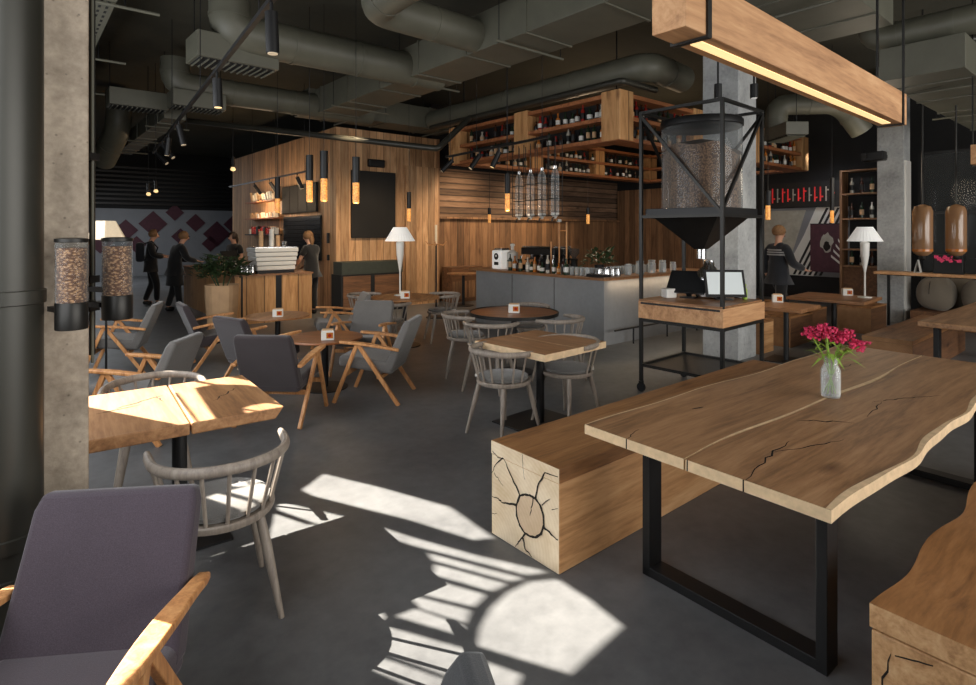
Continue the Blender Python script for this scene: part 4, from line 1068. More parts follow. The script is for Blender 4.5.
o = MB().box((0, 0, .05), (.13, .10, .1)).build('receipt_printer', M['white'], loc=RC + Vector((-.30, .12, .976)), rz=R(20), bevel=.012)
tag(o, 'small white receipt printer on the rig counter', 'printer')
o = MB().lathe([(.02, 0), (.026, .004), (.026, .10), (.012, .125), (.012, .14), (.016, .141), (.016, .16), (.004, .161)], seg=16).build('spray_bottle', M['green'], loc=RC + Vector((.44, -.04, .976)), smooth=True)
tag(o, 'lime green bottle at the edge of the rig counter', 'bottle')
t = thing('paper_rack', 'black wire rack with pale rolls at the rig counter edge', 'rack', RC + Vector((.46, .12, .976)), R(42))
for i in range(4): MB().tube([(-.06, 0, .03 + .05 * i), (.06, 0, .05 + .05 * i)], .012, 8).build('roll', M['white'], t, smooth=True)
MB().box((0, .02, .11), (.16, .01, .22)).build('wire_back', M['black'], t)
for px, lab in ((718, 'black ceiling spotlight above the hopper, nearer the bar'), (754, 'black ceiling spotlight on the concrete pillar, nearer the beam')):
    d = 6.9; x = (px - 488) / FPX * d
    t = thing('ceiling_spotlight', lab, 'spotlight', (x, d, 3.3))
    MB().tube([(0, 0, 0), (0, 0, .17)], .045, 16).build('can', M['black'], t, smooth=True)
    MB().tube([(0, 0, .17), (0, 0, CEIL - 3.3)], .012, 8).build('stem', M['black'], t)
    MB().lathe([(.002, -.002), (.036, -.002), (.036, .003), (.002, .003)], seg=16).build('lens', M['lamp_white'], t)

# ---------------------------------------------------------------- kiosk: menu board, counter, shelves
def on_mid(u, z): return W(5.265 + u, 11.25, z)
t = thing('menu_board', 'large plain black menu board on the plank wall', 'menu board', W(5.265 + .33, 11.19, 1.55), BA)
MB().box((.54, .03, .73), (1.08, .05, 1.46)).build('board', M['menu'], t, bevel=.006)
t = thing('emergency_light', 'small black emergency light box above the menu board', 'light box', W(5.265 + .72, 11.17, 3.10), BA)
MB().box((.2, .03, .09), (.40, .09, .17)).build('housing', M['black'], t, bevel=.02)
MB().box((.2, -.018, .06), (.34, .006, .06)).build('diffuser', M['screen'], t)
t = thing('cabinet', 'dark wooden cabinet with a green planter box below the menu board', 'cabinet', W(5.265 - .12, 10.78), BA)
MB().box((.72, .22, .40), (1.44, .44, .80)).build('carcass', M['black_soft'], t)
for x in (.36, 1.08): MB().box((x, -.004, .42), (.62, .02, .70)).build('door', M['log_dark'], t, bevel=.004)
MB().box((.75, .22, .93), (1.44, .40, .26)).build('planter_box', M['planter_dark'], t, bevel=.006)
t = thing('side_cabinet', 'low dark shelf crate under the bar back wall beside the coat stand', 'cabinet', W(8.0, 10.9), BA)
MB().box((.5, .2, .42), (.95, .4, .84)).build('carcass', M['log_dark'], t, bevel=.005)
for x in (.26, .74): MB().box((x, -.003, .30), (.42, .01, .40)).build('crate_front', M['plank_dark'], t)

t = thing('coat_stand', 'black coat stand with a pale top at the end of the plank wall', 'coat stand', (-1.02, 11.2, 0))
MB().tube([(0, 0, .02), (0, 0, 1.75)], .018, 10).build('pole', M['black'], t, smooth=True)
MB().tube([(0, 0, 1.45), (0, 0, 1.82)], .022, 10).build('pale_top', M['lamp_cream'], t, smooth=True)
MB().lathe([(.2, 0), (.2, .015), (.02, .03)], seg=20).build('base', M['black'], t, smooth=True)
for a in (0, 1.6, 3.1, 4.7):
    MB().tube([(0, 0, 1.45), (.14 * math.cos(a), .14 * math.sin(a), 1.42), (.2 * math.cos(a), .2 * math.sin(a), 1.5)], .012, 8).build('hook', M['chair_wood'], t, smooth=True)

t = thing('kiosk_counter', 'plank fronted coffee counter with a dark centre stripe before the barista', 'counter', W(3.09, 10.74), BA)
m = MB(); m.prism([(0, 0), (1.43, 0), (1.43, .65), (.65, .65), (.65, 3.9), (0, 3.9)], 0, .87); m.build('plank_body', M['plank_wide'], t)
m = MB(); m.prism([(-.02, -.02), (1.45, -.02), (1.45, .67), (.67, .67), (.67, 3.92), (-.02, 3.92)], .872, .90); m.build('counter_top', M['mid_wood'], t)
MB().box((.78, -.006, .44), (.10, .014, .86)).build('dark_stripe', M['black'], t)
MB().box((.12, -.006, .44), (.03, .014, .86)).build('dark_stripe', M['black'], t)
t = thing('coffee_machine', 'big white ribbed coffee machine on the plank counter', 'coffee machine', W(3.09 + .78, 11.05, .901), BA)
for i in range(5):
    k = i / 4
    MB().box((0, 0, .10 + .085 * i), (.72 + .10 * k, .44 + .06 * k, .078)).build('ribbed_panel', M['white'], t, bevel=.012)
MB().box((0, 0, .03), (.7, .4, .06)).build('plinth', M['black'], t)
MB().box((0, 0, .485), (.78, .46, .02)).build('cup_tray', M['chrome'], t)
def ctop(u, v, z=.901): return W(3.09 + u, 10.74 + v, z)
rc = random.Random(8)
for i, (x, h, mm, r) in enumerate(((.56, .30, 'paper', .045), (.76, .34, 'white', .05), (.88, .22, 'paper', .04), (1.0, .10, 'chrome', .06))):
    n = 6
    lab = ['tall kraft cup stack on the white coffee machine', 'tall white cup stack on the white coffee machine', 'short kraft cup stack on the white coffee machine', 'chrome canister on the white coffee machine'][i]
    pr = []
    for k in range(n):
        z = h * k / n; pr += [(r * .86, z), (r, z + h / n * .8), (r * 1.05, z + h / n * .82), (r * 1.05, z + h / n * .97)]
    pr.append((r * .5, h))
    o = MB().lathe(pr, seg=18).build('cup_stack', M[mm], loc=W(3.09 + x, 11.05, .901 + .497), smooth=False)
    tag(o, lab, 'cups')
for i in range(6):
    o = glassware('jug', 'steel jug on the plank counter beside the white coffee machine', ctop(.15 + .1 * (i % 3), .15 + .14 * (i // 3)), 'steel jugs on the plank counter', 1.2, 'jug')
for i in range(8):
    bottle(KIND[i % 3], CLR[i % 5], 'bottle on the counter wing behind the planter', ctop(.15 + .12 * (i % 3), .75 + .28 * i), 'bottles on the counter wing', .95)
t = thing('till', 'dark till screen on the counter wing behind the planter', 'till', ctop(.32, 1.5), BA + R(20))
MB().box((0, 0, .02), (.3, .3, .04)).build('base', M['black'], t); MB().bar((0, .05, .04), (0, .0, .2), .05, .03).build('stand', M['black'], t)
MB().box((0, -.02, .27), (.36, .03, .26), rx=R(-18)).build('display', M['screen'], t, bevel=.005)
# things on the kiosk side wall (facing -u)
def side_pt(v, z, du=0.0): return W(5.265 - du, 11.25 + v, z)
t = thing('wall_screen', 'wide black screen panel on the kiosk side wall', 'screen', side_pt(.85, 2.13, .06), BA)
for i in range(4): MB().box((.02, .28 + .52 * i, .33), (.05, .50, .66)).build('screen_panel', M['black_soft'], t, bevel=.004)
t = thing('tile_panel', 'panel of glossy black tiles below the wide black screens', 'tile panel', side_pt(.7, 1.05, .02), BA)
MB().box((0, 1.1, .5), (.03, 2.2, 1.0)).build('backing', M['black_soft'], t)
m = MB()
for i in range(12):
    for j in range(10): m.box((-.02, .1 + .182 * i, .06 + .097 * j), (.016, .172, .088), rx=0)
m.build('tiles', M['tile'], t)
for k, (z, lab, it) in enumerate(((2.50, 'upper lit wall shelf on the kiosk side wall', 'card'), (2.05, 'lower lit wall shelf on the kiosk side wall', 'card'), (1.62, 'dark wall shelf with red packs on the kiosk side wall', 'pack'))):
    o = MB().box((-.12, 1.1, -.015), (.24, 2.2, .03)).build('wall_shelf', M['shelf_wood' if k < 2 else 'black'], loc=side_pt(3.1, z, 0.0), rz=BA)
    tag(o, lab, 'shelf')
    for i in range(11):
        u_ = .12; v_ = 3.2 + i * .19
        if k < 2:
            h = rc.uniform(.16, .26) if k == 0 else rc.uniform(.1, .16)
            o = MB().box((0, 0, h / 2), (.05, rc.uniform(.10, .15), h), ry=R(-8)).build('menu_card' if k == 0 else 'cup_box', M[rc.choice(['paper', 'white', 'lamp_cream'])], loc=side_pt(v_, z + .006, u_), rz=BA + rc.uniform(-.2, .2))
            tag(o, ('pale standing card on the upper lit kiosk shelf' if k == 0 else 'pale little cup box on the lower lit kiosk shelf'), 'card' if k == 0 else 'box', 'cards on the upper kiosk shelf' if k == 0 else 'boxes on the lower kiosk shelf')
        else:
            h = rc.uniform(.12, .24)
            o = MB().box((0, 0, h / 2), (.10, .13, h)).build('tea_pack', M[rc.choice(['bottle_red', 'white', 'black', 'bottle_red'])], loc=side_pt(v_, z + .001, u_), rz=BA, bevel=.01)
            tag(o, 'red, white or black pack on the dark kiosk shelf', 'pack', 'packs on the dark kiosk shelf')
t = thing('light_switch', 'black double light switch near the kiosk corner', 'switch', side_pt(.35, 1.55, .02), BA)
MB().box((0, 0, 0), (.03, .1, .22)).build('plate', M['black'], t, bevel=.005); MB().box((0, 0, -.42), (.03, .09, .12)).build('socket', M['black'], t, bevel=.005)

# kraft planter with a leafy shrub at the counter corner
t = thing('planter', 'tall kraft paper planter with a leafy shrub at the plank counter', 'planter', W(2.79, 10.42), BA + R(8))
vs = []; n = 24
for z, r in ((0, .20), (.4, .235), (.74, .25), (.78, .255)):
    for i in range(n):
        a = 2 * PI * i / n; k = r * (1 + .10 * abs(math.cos(2 * a))) + .012 * math.sin(7 * a) * z
        vs.append((k * math.cos(a), k * math.sin(a), z))
fs = [(j * n + i, j * n + (i + 1) % n, (j + 1) * n + (i + 1) % n, (j + 1) * n + i) for j in range(3) for i in range(n)]
fs.append(tuple(range(n - 1, -1, -1)))
MB().add(vs, fs).build('paper_pot', M['paper'], t)
MB().lathe([(.02, .70), (.235, .70)], seg=24).build('soil', M['crack'], t)
for i in range(7):
    a = i * .9; MB().tube([(.05 * math.cos(a), .05 * math.sin(a), .68), (.2 * math.cos(a), .2 * math.sin(a), 1.0), (.34 * math.cos(a), .34 * math.sin(a), 1.16)], .010, 6).build('stem', M['leaf'], t, smooth=True)
m = foliage(420, (0, 0, .95), .46, random.Random(2), (.09, .17), .75, .28); m.build('foliage', M['leaf'], t, normals=False)

# ---------------------------------------------------------------- far wall with the diamond mural
t = thing('diamond_mural', 'pale grey far wall panel with plum diamond tiles', 'wall panel', W(2.0, 25.26), BA)
MB().box((5.0, .0, 1.28), (10.0, .04, 2.56)).build('panel', M['mural'], t)
for (x, z, s) in ((1.35, 1.75, .62), (2.25, 2.0, .75), (1.7, 1.2, .5), (3.75, 2.05, .55), (3.0, 2.45, .5), (3.2, 1.5, .5), (4.55, 1.6, .8), (5.2, 2.0, .6), (4.3, 1.2, .5), (.55, 1.35, .7)):
    o = MB().box((0, 0, 0), (s * .93, .03, s * .93)).build('diamond_tile', M['plum'], t); o.location = (x, -.03, z); o.rotation_euler = (0, R(45), 0)
t = thing('slatted_panel', 'dark horizontal slats above the diamond mural', 'slats', W(2.0, 25.2), BA)
for i in range(9): MB().box((5, 0, 2.75 + .17 * i), (10, .07, .08)).build('slat', M['black'], t)

# ---------------------------------------------------------------- right-hand side: mural, poster, sign, cabinet, ledge
def rw(v, z, du=.0): return W(15.1 - du, v, z)
t = thing('striped_mural', 'grey mural with black and white diagonal stripes behind the walking person', 'mural', rw(4.78, .6, .03), BA)
MB().box((0, 1.0, .84), (.03, 2.0, 1.68)).build('panel', M['mural'], t)
m = MB(); 
m.add([(-.018, .78, .0), (-.018, 1.5, 0), (-.018, 1.0, 1.0), (-.018, .72, 1.68), (-.018, .1, 1.68)], [(0, 1, 2, 3, 4)]) ; m.build('pale_facet', M['white'], t)
m = MB()
for i in range(6):
    y = .05 + .12 * i
    m.add([(-.021, y + .55, .02), (-.021, y + .61, .02), (-.021, y - .15, 1.66), (-.021, y - .21, 1.66)] if y - .21 > .0 else [(-.021, y + .55, .02), (-.021, y + .61, .02), (-.021, .02, .02 + 1.64 * (y + .59) / .76 * .95), (-.021, .02, .02 + 1.64 * (y + .53) / .76 * .95)], [(0, 1, 2, 3)])
m.build('black_stripes', M['black'], t)
MB().add([(-.02, 1.35, .3), (-.02, 1.96, .3), (-.02, 1.96, 1.62), (-.02, .95, 1.62)], [(0, 1, 2, 3)]).build('dark_facet', M['bottle_clear'], t)
t = thing('poster', 'dark plum poster with a pale blurred shape leaning on the striped mural', 'poster', rw(4.82, .72, .12), BA)
MB().box((0, .39, .58), (.03, .78, 1.16)).build('board', M['plum'], t)
MB().box((-.004, .39, 1.155), (.03, .80, .02)).build('top_edge', M['black'], t)
rp = random.Random(9)
m = MB(); n = 14
m.poly([(-.0175, .42 + .15 * math.cos(2 * PI * i / n) * rp.uniform(.7, 1.2), .72 + .24 * math.sin(2 * PI * i / n) * rp.uniform(.7, 1.2)) for i in range(n)]); m.build('pale_shape', M['bottle_clear'], t)
m = MB(); m.poly([(-.019, .42 + .08 * math.cos(2 * PI * i / n) * rp.uniform(.7, 1.2), .62 + .12 * math.sin(2 * PI * i / n)) for i in range(n)]); m.build('dark_shape', M['crack'], t)
m = MB()
for i in range(4): m.add([(-.018, .02, .1 + .13 * i), (-.018, .02, .16 + .13 * i), (-.018, .32 - .05 * i, .42 + .13 * i), (-.018, .32 - .05 * i, .36 + .13 * i)], [(0, 1, 2, 3)])
m.build('white_stripes', M['white'], t)
t = thing('lit_sign', 'dark sign board with blurred red and white letters', 'sign', rw(5.05, 2.36, .10), BA)
MB().box((0, .75, .24), (.05, 1.7, .62)).build('board', M['black'], t)
m_r = MB(); m_w = MB()
for i in range(12):
    mm = (m_r, m_w)[i % 3 == 1]; y = 1.45 - .125 * i; h = .30 + .08 * rp.random()
    mm.box((-.03, y, .24), (.012, .028, h)); mm.box((-.03, y - .035, .24 + rp.uniform(-.1, .1)), (.012, .05, .035))
m_r.build('red_letters', M['red'], t); m_w.build('white_letters', M['bottle_clear'], t)
t = thing('bottle_cabinet', 'tall open wooden bottle cabinet behind the white table lamp', 'cabinet', rw(3.86, 0, .42), BA)
for y in (0, .98): MB().box((.2, y, 1.55), (.4, .05, 3.1)).build('side_panel', M['plank_dark'], t)
MB().box((.395, .49, 1.55), (.01, .95, 3.08)).build('back_panel', M['black_soft'], t)
cz = (.9, 1.28, 1.98, 2.55, 3.08)
for z in cz: MB().box((.2, .49, z), (.4, .94, .035)).build('shelf_board', M['plank_dark'], t)
MB().box((.1, .49, .45), (.02, .93, .86)).build('lower_door', M['log_dark'], t)
for k, (z, w_) in enumerate(((cz[0], 'lowest'), (cz[2], 'middle'), (cz[3], 'upper'))):
    for i in range(4):
        bottle('wine', CLR[(i + k) % 3], 'wine bottle on the ' + w_ + ' open shelf of the tall bottle cabinet', rw(3.86 + .2 + .2 * i, z + .019, .42 - .14), 'bottles on the ' + w_ + ' cabinet shelf', 1.15)
t = thing('wall_ledge', 'long oak ledge on black brackets in front of the dark shop window', 'ledge', W(11.84, 3.38), BA)
MB().box((.2, -2.3, .955), (.40, 4.6, .05)).build('board', M['beam_wood'], t, bevel=.006)
MB().box((.385, -2.3, .915), (.03, 4.6, .04)).build('rail', M['black'], t)
for y in (-.15, -1.6, -3.1, -4.5): MB().box((.3, y, .47), (.04, .04, .94)).build('leg', M['black'], t)
t = thing('flyer_holder', 'white folded flyer standing on the oak ledge', 'flyer', W(12.0, 2.72, .981), BA)
MB().add([(-.08, 0, 0), (.08, 0, 0), (.05, .04, .22), (-.05, .04, .22), (-.08, .09, 0), (.08, .09, 0)], [(0, 1, 2, 3), (3, 2, 5, 4)]).build('folded_sheet', M['white'], t)
MB().box((0, .045, .002), (.16, .09, .004)).build('foot', M['white'], t)
t = thing('pink_box', 'black box with a pink flowered front on the oak ledge', 'box', W(12.05, 2.35, .981), BA)
MB().box((0, 0, .16), (.16, .40, .32)).build('box', M['black'], t, bevel=.008)
m = MB()
for i in range(9): m.lathe([(.002, 0), (.035, 0), (.035, .003)], (0, 0, 0), 8) if False else m.box((-.083, -.15 + .038 * i, .22 + .03 * (i % 3)), (.006, .06, .05), rx=.4 * i)
m.build('pink_print', M['pink'], t)
t = thing('sack_platform', 'low dark platform under the burlap sacks', 'platform', W(12.30, -.6), BA)
MB().box((.55, 1.8, .14), (1.1, 3.5, .28)).build('deck', M['log_dark'], t, bevel=.006)
def sack(label, p, s, rz, seed):
    rs_ = random.Random(seed); m = MB(); n = 28; k = 14; vs = []; fs = []
    for i in range(k + 1):
        f = i / k; ph = -PI / 2 + PI * f
        for j in range(n):
            a = 2 * PI * j / n; sq = 1 / max(abs(math.cos(a)), abs(math.sin(a))) ** .45
            r = math.cos(ph) ** .6 if 0 < i < k else .02
            wob = 1 + .04 * math.sin(3 * a + seed) + .03 * math.sin(9 * a + 5 * f)
            vs.append((r * sq * wob * s[0] * math.cos(a), r * sq * wob * s[1] * math.sin(a), s[2] + s[2] * math.sin(ph) * (1 + .05 * math.sin(2 * a))))
    for i in range(k):
        for j in range(n): fs.append((i * n + j, i * n + (j + 1) % n, (i + 1) * n + (j + 1) % n, (i + 1) * n + j))
    t = thing('burlap_sack', label, 'sack', p, rz)
    m.add(vs, fs).build('sack_body', M['sack'], t, smooth=True)
    MB().tube([(-.05, 0, 2 * s[2] - .01), (0, 0, 2 * s[2] + .05), (.07, .02, 2 * s[2] + .02)], [.05, .03, .04], 10).build('tied_neck', M['sack'], t, smooth=True)
    MB().tube([(s[0] * 1.06 * math.cos(a), s[1] * .2, s[2] + s[2] * math.sin(a)) for a in [PI * q / 12 for q in range(13)]], .006, 6).build('seam', M['steel'], t)
sack('burlap sack on the platform next to the concrete pillar', W(12.75, 2.66, .28), (.26, .28, .30), BA, 1)
sack('burlap sack on the platform farther from the concrete pillar', W(12.75, 2.02, .28), (.27, .29, .29), BA + .2, 2)
sack('flatter burlap sack lying behind the two upright sacks', W(13.2, 2.45, .28), (.2, .35, .31), BA - .1, 3)
# dark shop window behind the ledge
t = thing('window_1', 'dark shop window', 'window', W(13.6, -4.0), BA); struct(t)
del t['label']; del t['category']
for y in (0, 1.4, 2.8, 4.2, 5.6, 7.1): MB().box((0, y, 1.6), (.06, .06, 3.2)).build('mullion', M['black'], t)
for z in (.9, 2.05, 3.2): MB().box((0, 3.55, z), (.06, 7.1, .05)).build('transom', M['black'], t)
MB().box((.02, 3.55, 2.05), (.008, 7.0, 2.3)).build('pane', M['glass'], t)
for i in range(3):
    o = MB().box((.15, 1.7, 0), (.3, 3.4, .03)).build('display_shelf', M['steel'], loc=W(14.2, -.9, 1.15 + .55 * i), rz=BA)
    tag(o, ['lowest', 'middle', 'top'][i] + ' steel display shelf behind the dark shop window', 'shelf')
    for j in range(12):
        bottle(rb.choice(KIND), rb.choice(['bottle_clear', 'bottle_clear', 'bottle_amber', 'bottle_green']), 'bottle on the ' + ['lowest', 'middle', 'top'][i] + ' steel shelf behind the dark shop window', W(14.33, -.7 + .26 * j, 1.166 + .55 * i), ['lowest', 'middle', 'top'][i] + ' shelf bottles in the shop window', 1.1)
t = thing('grey_panel', 'pale grey hanging cloth panel behind the dark shop window', 'panel', W(14.0, 1.1, 2.2), BA)
for j in range(7): MB().box((0, .15 * j, .3), (.03, .11, .62)).build('hanging_strip', M['bottle_clear'], t)
t = thing('timber_panel', 'dark plank wall panel beyond the rig and the bar end', 'wall panel', rw(7.2, 0, .06), BA)
MB().box((0, 2.1, 1.5), (.05, 4.2, 3.0)).build('planks', M['plank_y_dark'], t)
# log stools
def stool(label, p, rz, d, m_='log_dark'):
    t = thing('log_stool', label, 'stool', p, rz)
    mm = MB(); mm.box((d[0] / 2, d[1] / 2, d[2] / 2), d); mm.mi[0] = mm.mi[1] = 1
    mm.build('log', [M[m_], M['end_dark']], t, bevel=.006)
    MB().box((d[0] / 2, d[1] / 2, d[2] + .014), (d[0] + .004, d[1] + .004, .028)).build('seat_board', M['log_top'], t, bevel=.004)
stool('pale log cube stool beside the rig and the concrete pillar', W(7.86, 3.58) , BA, (.42, .36, .42), 'log_wood')
stool('dark log stool in front of the table by the walking person', (4.38, 8.25, 0), BA, (.8, .5, .42))
stool('dark log stool between the two far cafe tables', (5.05, 8.95, 0), BA, (.7, .45, .42))
stool('dark log stool under the white table lamp next to the pillar', (6.25, 9.30, 0), BA, (.8, .5, .42))
stool('dark log block on the aisle behind the concrete pillar', (4.72, 10.0, 0), BA, (.6, .4, .42))

# projector box on the second pillar
t = thing('projector', 'black projector box fixed near the top of the concrete pillar', 'projector', W(12.36, 3.52, 3.0), BA)
MB().box((0, 0, .09), (.22, .36, .17)).build('body', M['black'], t, bevel=.02)
MB().tube([(-.13, .12, .09), (-.17, .12, .09)], .05, 16).build('lens', M['steel'], t, smooth=True)
MB().box((.2, -.12, .09), (.2, .06, .06)).build('arm', M['black'], t)

# ---------------------------------------------------------------- people
def skin_mesh(name, verts, edges, radii, m, parent, root=0, sub=1):
    me = bpy.data.meshes.new(name); me.from_pydata([tuple(v) for v in verts], edges, []); me.update()
    me.materials.append(m)
    o = bpy.data.objects.new(name, me); COL.objects.link(o); o.parent = parent
    sk = o.modifiers.new('Skin', 'SKIN'); sk.use_smooth_shade = True; sk.branch_smoothing = 0.6
    for i, r in enumerate(radii):
        d = me.skin_vertices[0].data[i]; rr = r if isinstance(r, tuple) else (r, r)
        d.radius = rr; d.use_root = (i == root); d.use_loose = False
    if sub:
        s = o.modifiers.new('Subsurf', 'SUBSURF'); s.levels = sub; s.render_levels = sub
    return o

def person(label, loc, rz, hgt, J, top, bottom, hair, long_hair=False, short_sleeve=False, apron=None):
    """J: joints in metres for a 1.75 m figure facing +y"""
    t = thing('person', label, 'person', loc, rz); s = hgt / 1.75
    D = dict(pelvis=(0, 0, .94), waist=(0, 0, 1.08), chest=(0, 0, 1.28), neck=(0, .0, 1.46), jaw=(0, .025, 1.545), head=(0, .03, 1.63), crown=(0, .015, 1.70),
             nose=(0, .135, 1.60), le=(-.085, .02, 1.62), re=(.085, .02, 1.62),
             ls=(-.18, 0, 1.40), rs=(.18, 0, 1.40), lel=(-.24, -.02, 1.12), rel=(.24, -.02, 1.12), lw=(-.24, .12, .90), rw=(.24, .12, .90),
             lh=(-.095, 0, .90), rh=(.095, 0, .90), lk=(-.10, .02, .50), rk=(.10, .02, .50), la=(-.10, 0, .09), ra=(.10, 0, .09), lt=(-.11, .16, .035), rt=(.11, .16, .035))
    D.update(J)
    P = {k: Vector(v) * s for k, v in D.items()}
    RD = dict(pelvis=(.155, .11), waist=(.135, .10), chest=(.155, .105), neck=.052, jaw=(.062, .066), head=(.078, .092), crown=(.055, .07), nose=.012, le=.014, re=.014,
              ls=.060, rs=.060, lel=.042, rel=.042, lw=.028, rw=.028, lh=.088, rh=.088, lk=.058, rk=.058, la=.042, ra=.042, lt=.035, rt=.035)
    E = [('pelvis', 'waist'), ('waist', 'chest'), ('chest', 'neck'), ('neck', 'jaw'), ('jaw', 'head'), ('head', 'crown'), ('head', 'nose'), ('head', 'le'), ('head', 're'),
         ('chest', 'ls'), ('ls', 'lel'), ('lel', 'lw'), ('chest', 'rs'), ('rs', 'rel'), ('rel', 'rw'), ('pelvis', 'lh'), ('lh', 'lk'), ('lk', 'la'), ('la', 'lt'), ('pelvis', 'rh'), ('rh', 'rk'), ('rk', 'ra'), ('ra', 'rt')]
    def sub_skin(name, keys, grow, m, extra=None, rad=None):
        ks = list(keys); vs = [P[k] for k in ks]; es = [(ks.index(a), ks.index(b)) for a, b in E if a in ks and b in ks]
        rr = []
        for k in ks:
            r = (rad or {}).get(k, RD[k]); r = r if isinstance(r, tuple) else (r, r)
            if name == 'body' and k in ('pelvis', 'waist', 'chest', 'lh', 'rh', 'lk', 'rk', 'la', 'ra', 'ls', 'rs'): r = (r[0] * .68, r[1] * .68)
            if k not in ('jaw', 'head', 'crown', 'nose', 'le', 're', 'neck'): r = (r[0] * 1.1, r[1] * 1.12)
            rr.append(((r[0] + grow) * s, (r[1] + grow) * s))
        if name in ('shirt', 'jacket'): vs.append(P['pelvis'] - Vector((0, 0, .13 * s))); rr.append((.135 * s, .108 * s)); es.append((ks.index('pelvis'), len(vs) - 1))
        if extra: extra(ks, vs, es, rr)
        return skin_mesh(name, vs, es, rr, m, t)
    def hands(ks, vs, es, rr):
        for w, e in (('lw', 'lel'), ('rw', 'rel')):
            d = (P[w] - P[e]).normalized(); sd = d.cross(Vector((0, 0, 1))); sd = sd.normalized() if sd.length > .05 else Vector((1, 0, 0))
            dn = d.cross(sd).normalized()
            i0 = len(vs); vs.append(P[w] + d * .06 * s); rr.append((.030 * s, .02 * s)); es.append((ks.index(w), i0))
            for q, (off, L) in enumerate(((-.030, .062), (-.010, .075), (.010, .070), (.030, .052))):
                a = len(vs); vs += [P[w] + d * .10 * s + sd * off * s, P[w] + d * (.10 + L * .55) * s + sd * off * s - dn * .008, P[w] + d * (.10 + L) * s + sd * off * s - dn * .026]
                rr += [(.009, .009), (.0085, .0085), (.007, .007)]; es += [(i0, a), (a, a + 1), (a + 1, a + 2)]
            a = len(vs); vs += [P[w] + d * .05 * s - sd * .042 * s, P[w] + d * .09 * s - sd * .058 * s]; rr += [(.010, .010), (.008, .008)]; es += [(i0, a), (a, a + 1)]
    sub_skin('body', P.keys(), 0, M['skin'], hands)
    arms = ('ls', 'lel', 'rs', 'rel') if short_sleeve else ('ls', 'lel', 'lw', 'rs', 'rel', 'rw')
    if short_sleeve:
        sv = dict(P)
        for a, b in (('ls', 'lel'), ('rs', 'rel')): P[b] = P[a].lerp(P[b], .72)
        sub_skin('shirt', ('pelvis', 'waist', 'chest', 'neck') + arms, .02, top, None, {'neck': .05, 'lel': .05, 'rel': .05})
        P.update(sv)
    else:
        sub_skin('jacket', ('pelvis', 'waist', 'chest', 'neck') + arms, .026, top, None, {'neck': .056})
    sub_skin('trousers', ('waist', 'pelvis', 'lh', 'lk', 'la', 'rh', 'rk', 'ra'), .015, bottom)
    for a, b in (('la', 'lt'), ('ra', 'rt')):
        skin_mesh('shoe', [P[a] - Vector((0, .05 * s, .045 * s)), P[a] + Vector((0, .03, -.035 * s)), P[b]], [(0, 1), (1, 2)], [.05, .056, .042], M['black'], t)
    hp = P['head']; dirn = (P['nose'] - P['head']); dirn.z = 0; dirn.normalize(); sd = Vector((-dirn.y, dirn.x, 0))
    m = MB(); m.ball(hp - dirn * .022 * s + Vector((0, 0, .022 * s)), .104 * s, 16, (1, 1.04, 1.0))
    bm_o = m.build('hair', hair, t, smooth=True)
    bm = bmesh.new(); bm.from_mesh(bm_o.data)
    kill = [v for v in bm.verts if (v.co - hp).dot(dirn) > .058 * s and v.co.z < hp.z + .062 * s or v.co.z < hp.z - .055 * s]
    bmesh.ops.delete(bm, geom=kill, context='VERTS'); bm.to_mesh(bm_o.data); bm.free()
    if long_hair:
        b = hp - dirn * .085 * s
        skin_mesh('ponytail', [b + Vector((0, 0, .03)), b - dirn * .03 - Vector((0, 0, .08)), b - Vector((0, 0, .2)) - dirn * .02], [(0, 1), (1, 2)], [.05, .055, .025], hair, t)
    for k in (-1, 1):
        MB().ball(hp + dirn * .088 * s + sd * (.031 * k * s) + Vector((0, 0, .002)), .010 * s, 8).build('eye', M['black'], t, smooth=True)
    MB().ball(hp + dirn * .088 * s - Vector((0, 0, .065 * s)), .02 * s, 8, (1, .6, .35)).build('mouth', M['bottle_red'], t, smooth=True)
    return t
# guest with a backpack, standing at the counter, head bent
p1 = person('person in black with a dark backpack standing near the far diamond wall', (-7.75, 13.1, 0), R(-60), 1.76,
       dict(lw=(-.12, .26, 1.12), rw=(.12, .26, 1.10), lel=(-.25, .04, 1.14), rel=(.25, .04, 1.14), jaw=(0, .06, 1.53), head=(0, .075, 1.61), crown=(0, .08, 1.69), nose=(0, .17, 1.56), la=(-.13, -.12, .09), lt=(-.13, .03, .035), lk=(-.12, .03, .50), ra=(.12, .12, .09), rt=(.13, .28, .035), rk=(.11, .12, .50)),
       M['cloth_black'], M['cloth_black'], M['hair_fair'])
m = MB(); m.box((0, -.21, 1.22), (.30, .17, .44)); m.build('backpack', M['cloth_navy'], p1, bevel=.06, bseg=4, smooth=True)
for k in (-1, 1): MB().tube([(k * .11, -.16, 1.40), (k * .12, .02, 1.47), (k * .12, .14, 1.32), (k * .14, .06, 1.08), (k * .14, -.14, 1.04)], .018, 8).build('backpack_strap', M['cloth_navy'], p1, smooth=True)
p2 = person('person in a long black coat leaning toward the plank counter wing', (-6.65, 12.1, 0), R(-40), 1.74,
       dict(chest=(0, .07, 1.27), neck=(0, .13, 1.44), jaw=(0, .18, 1.51), head=(0, .20, 1.59), crown=(0, .20, 1.67), nose=(0, .30, 1.545), le=(-.085, .19, 1.585), re=(.085, .19, 1.585), ls=(-.18, .08, 1.38), rs=(.18, .08, 1.38), lel=(-.25, .12, 1.12), rel=(.25, .14, 1.12), lw=(-.18, .36, 1.06), rw=(.18, .38, 1.06), la=(-.12, -.1, .09), lt=(-.13, .05, .035), ra=(.12, .06, .09), rt=(.13, .21, .035)),
       M['cloth_black'], M['cloth_black'], M['hair_fair'])
n = 20; vs = []
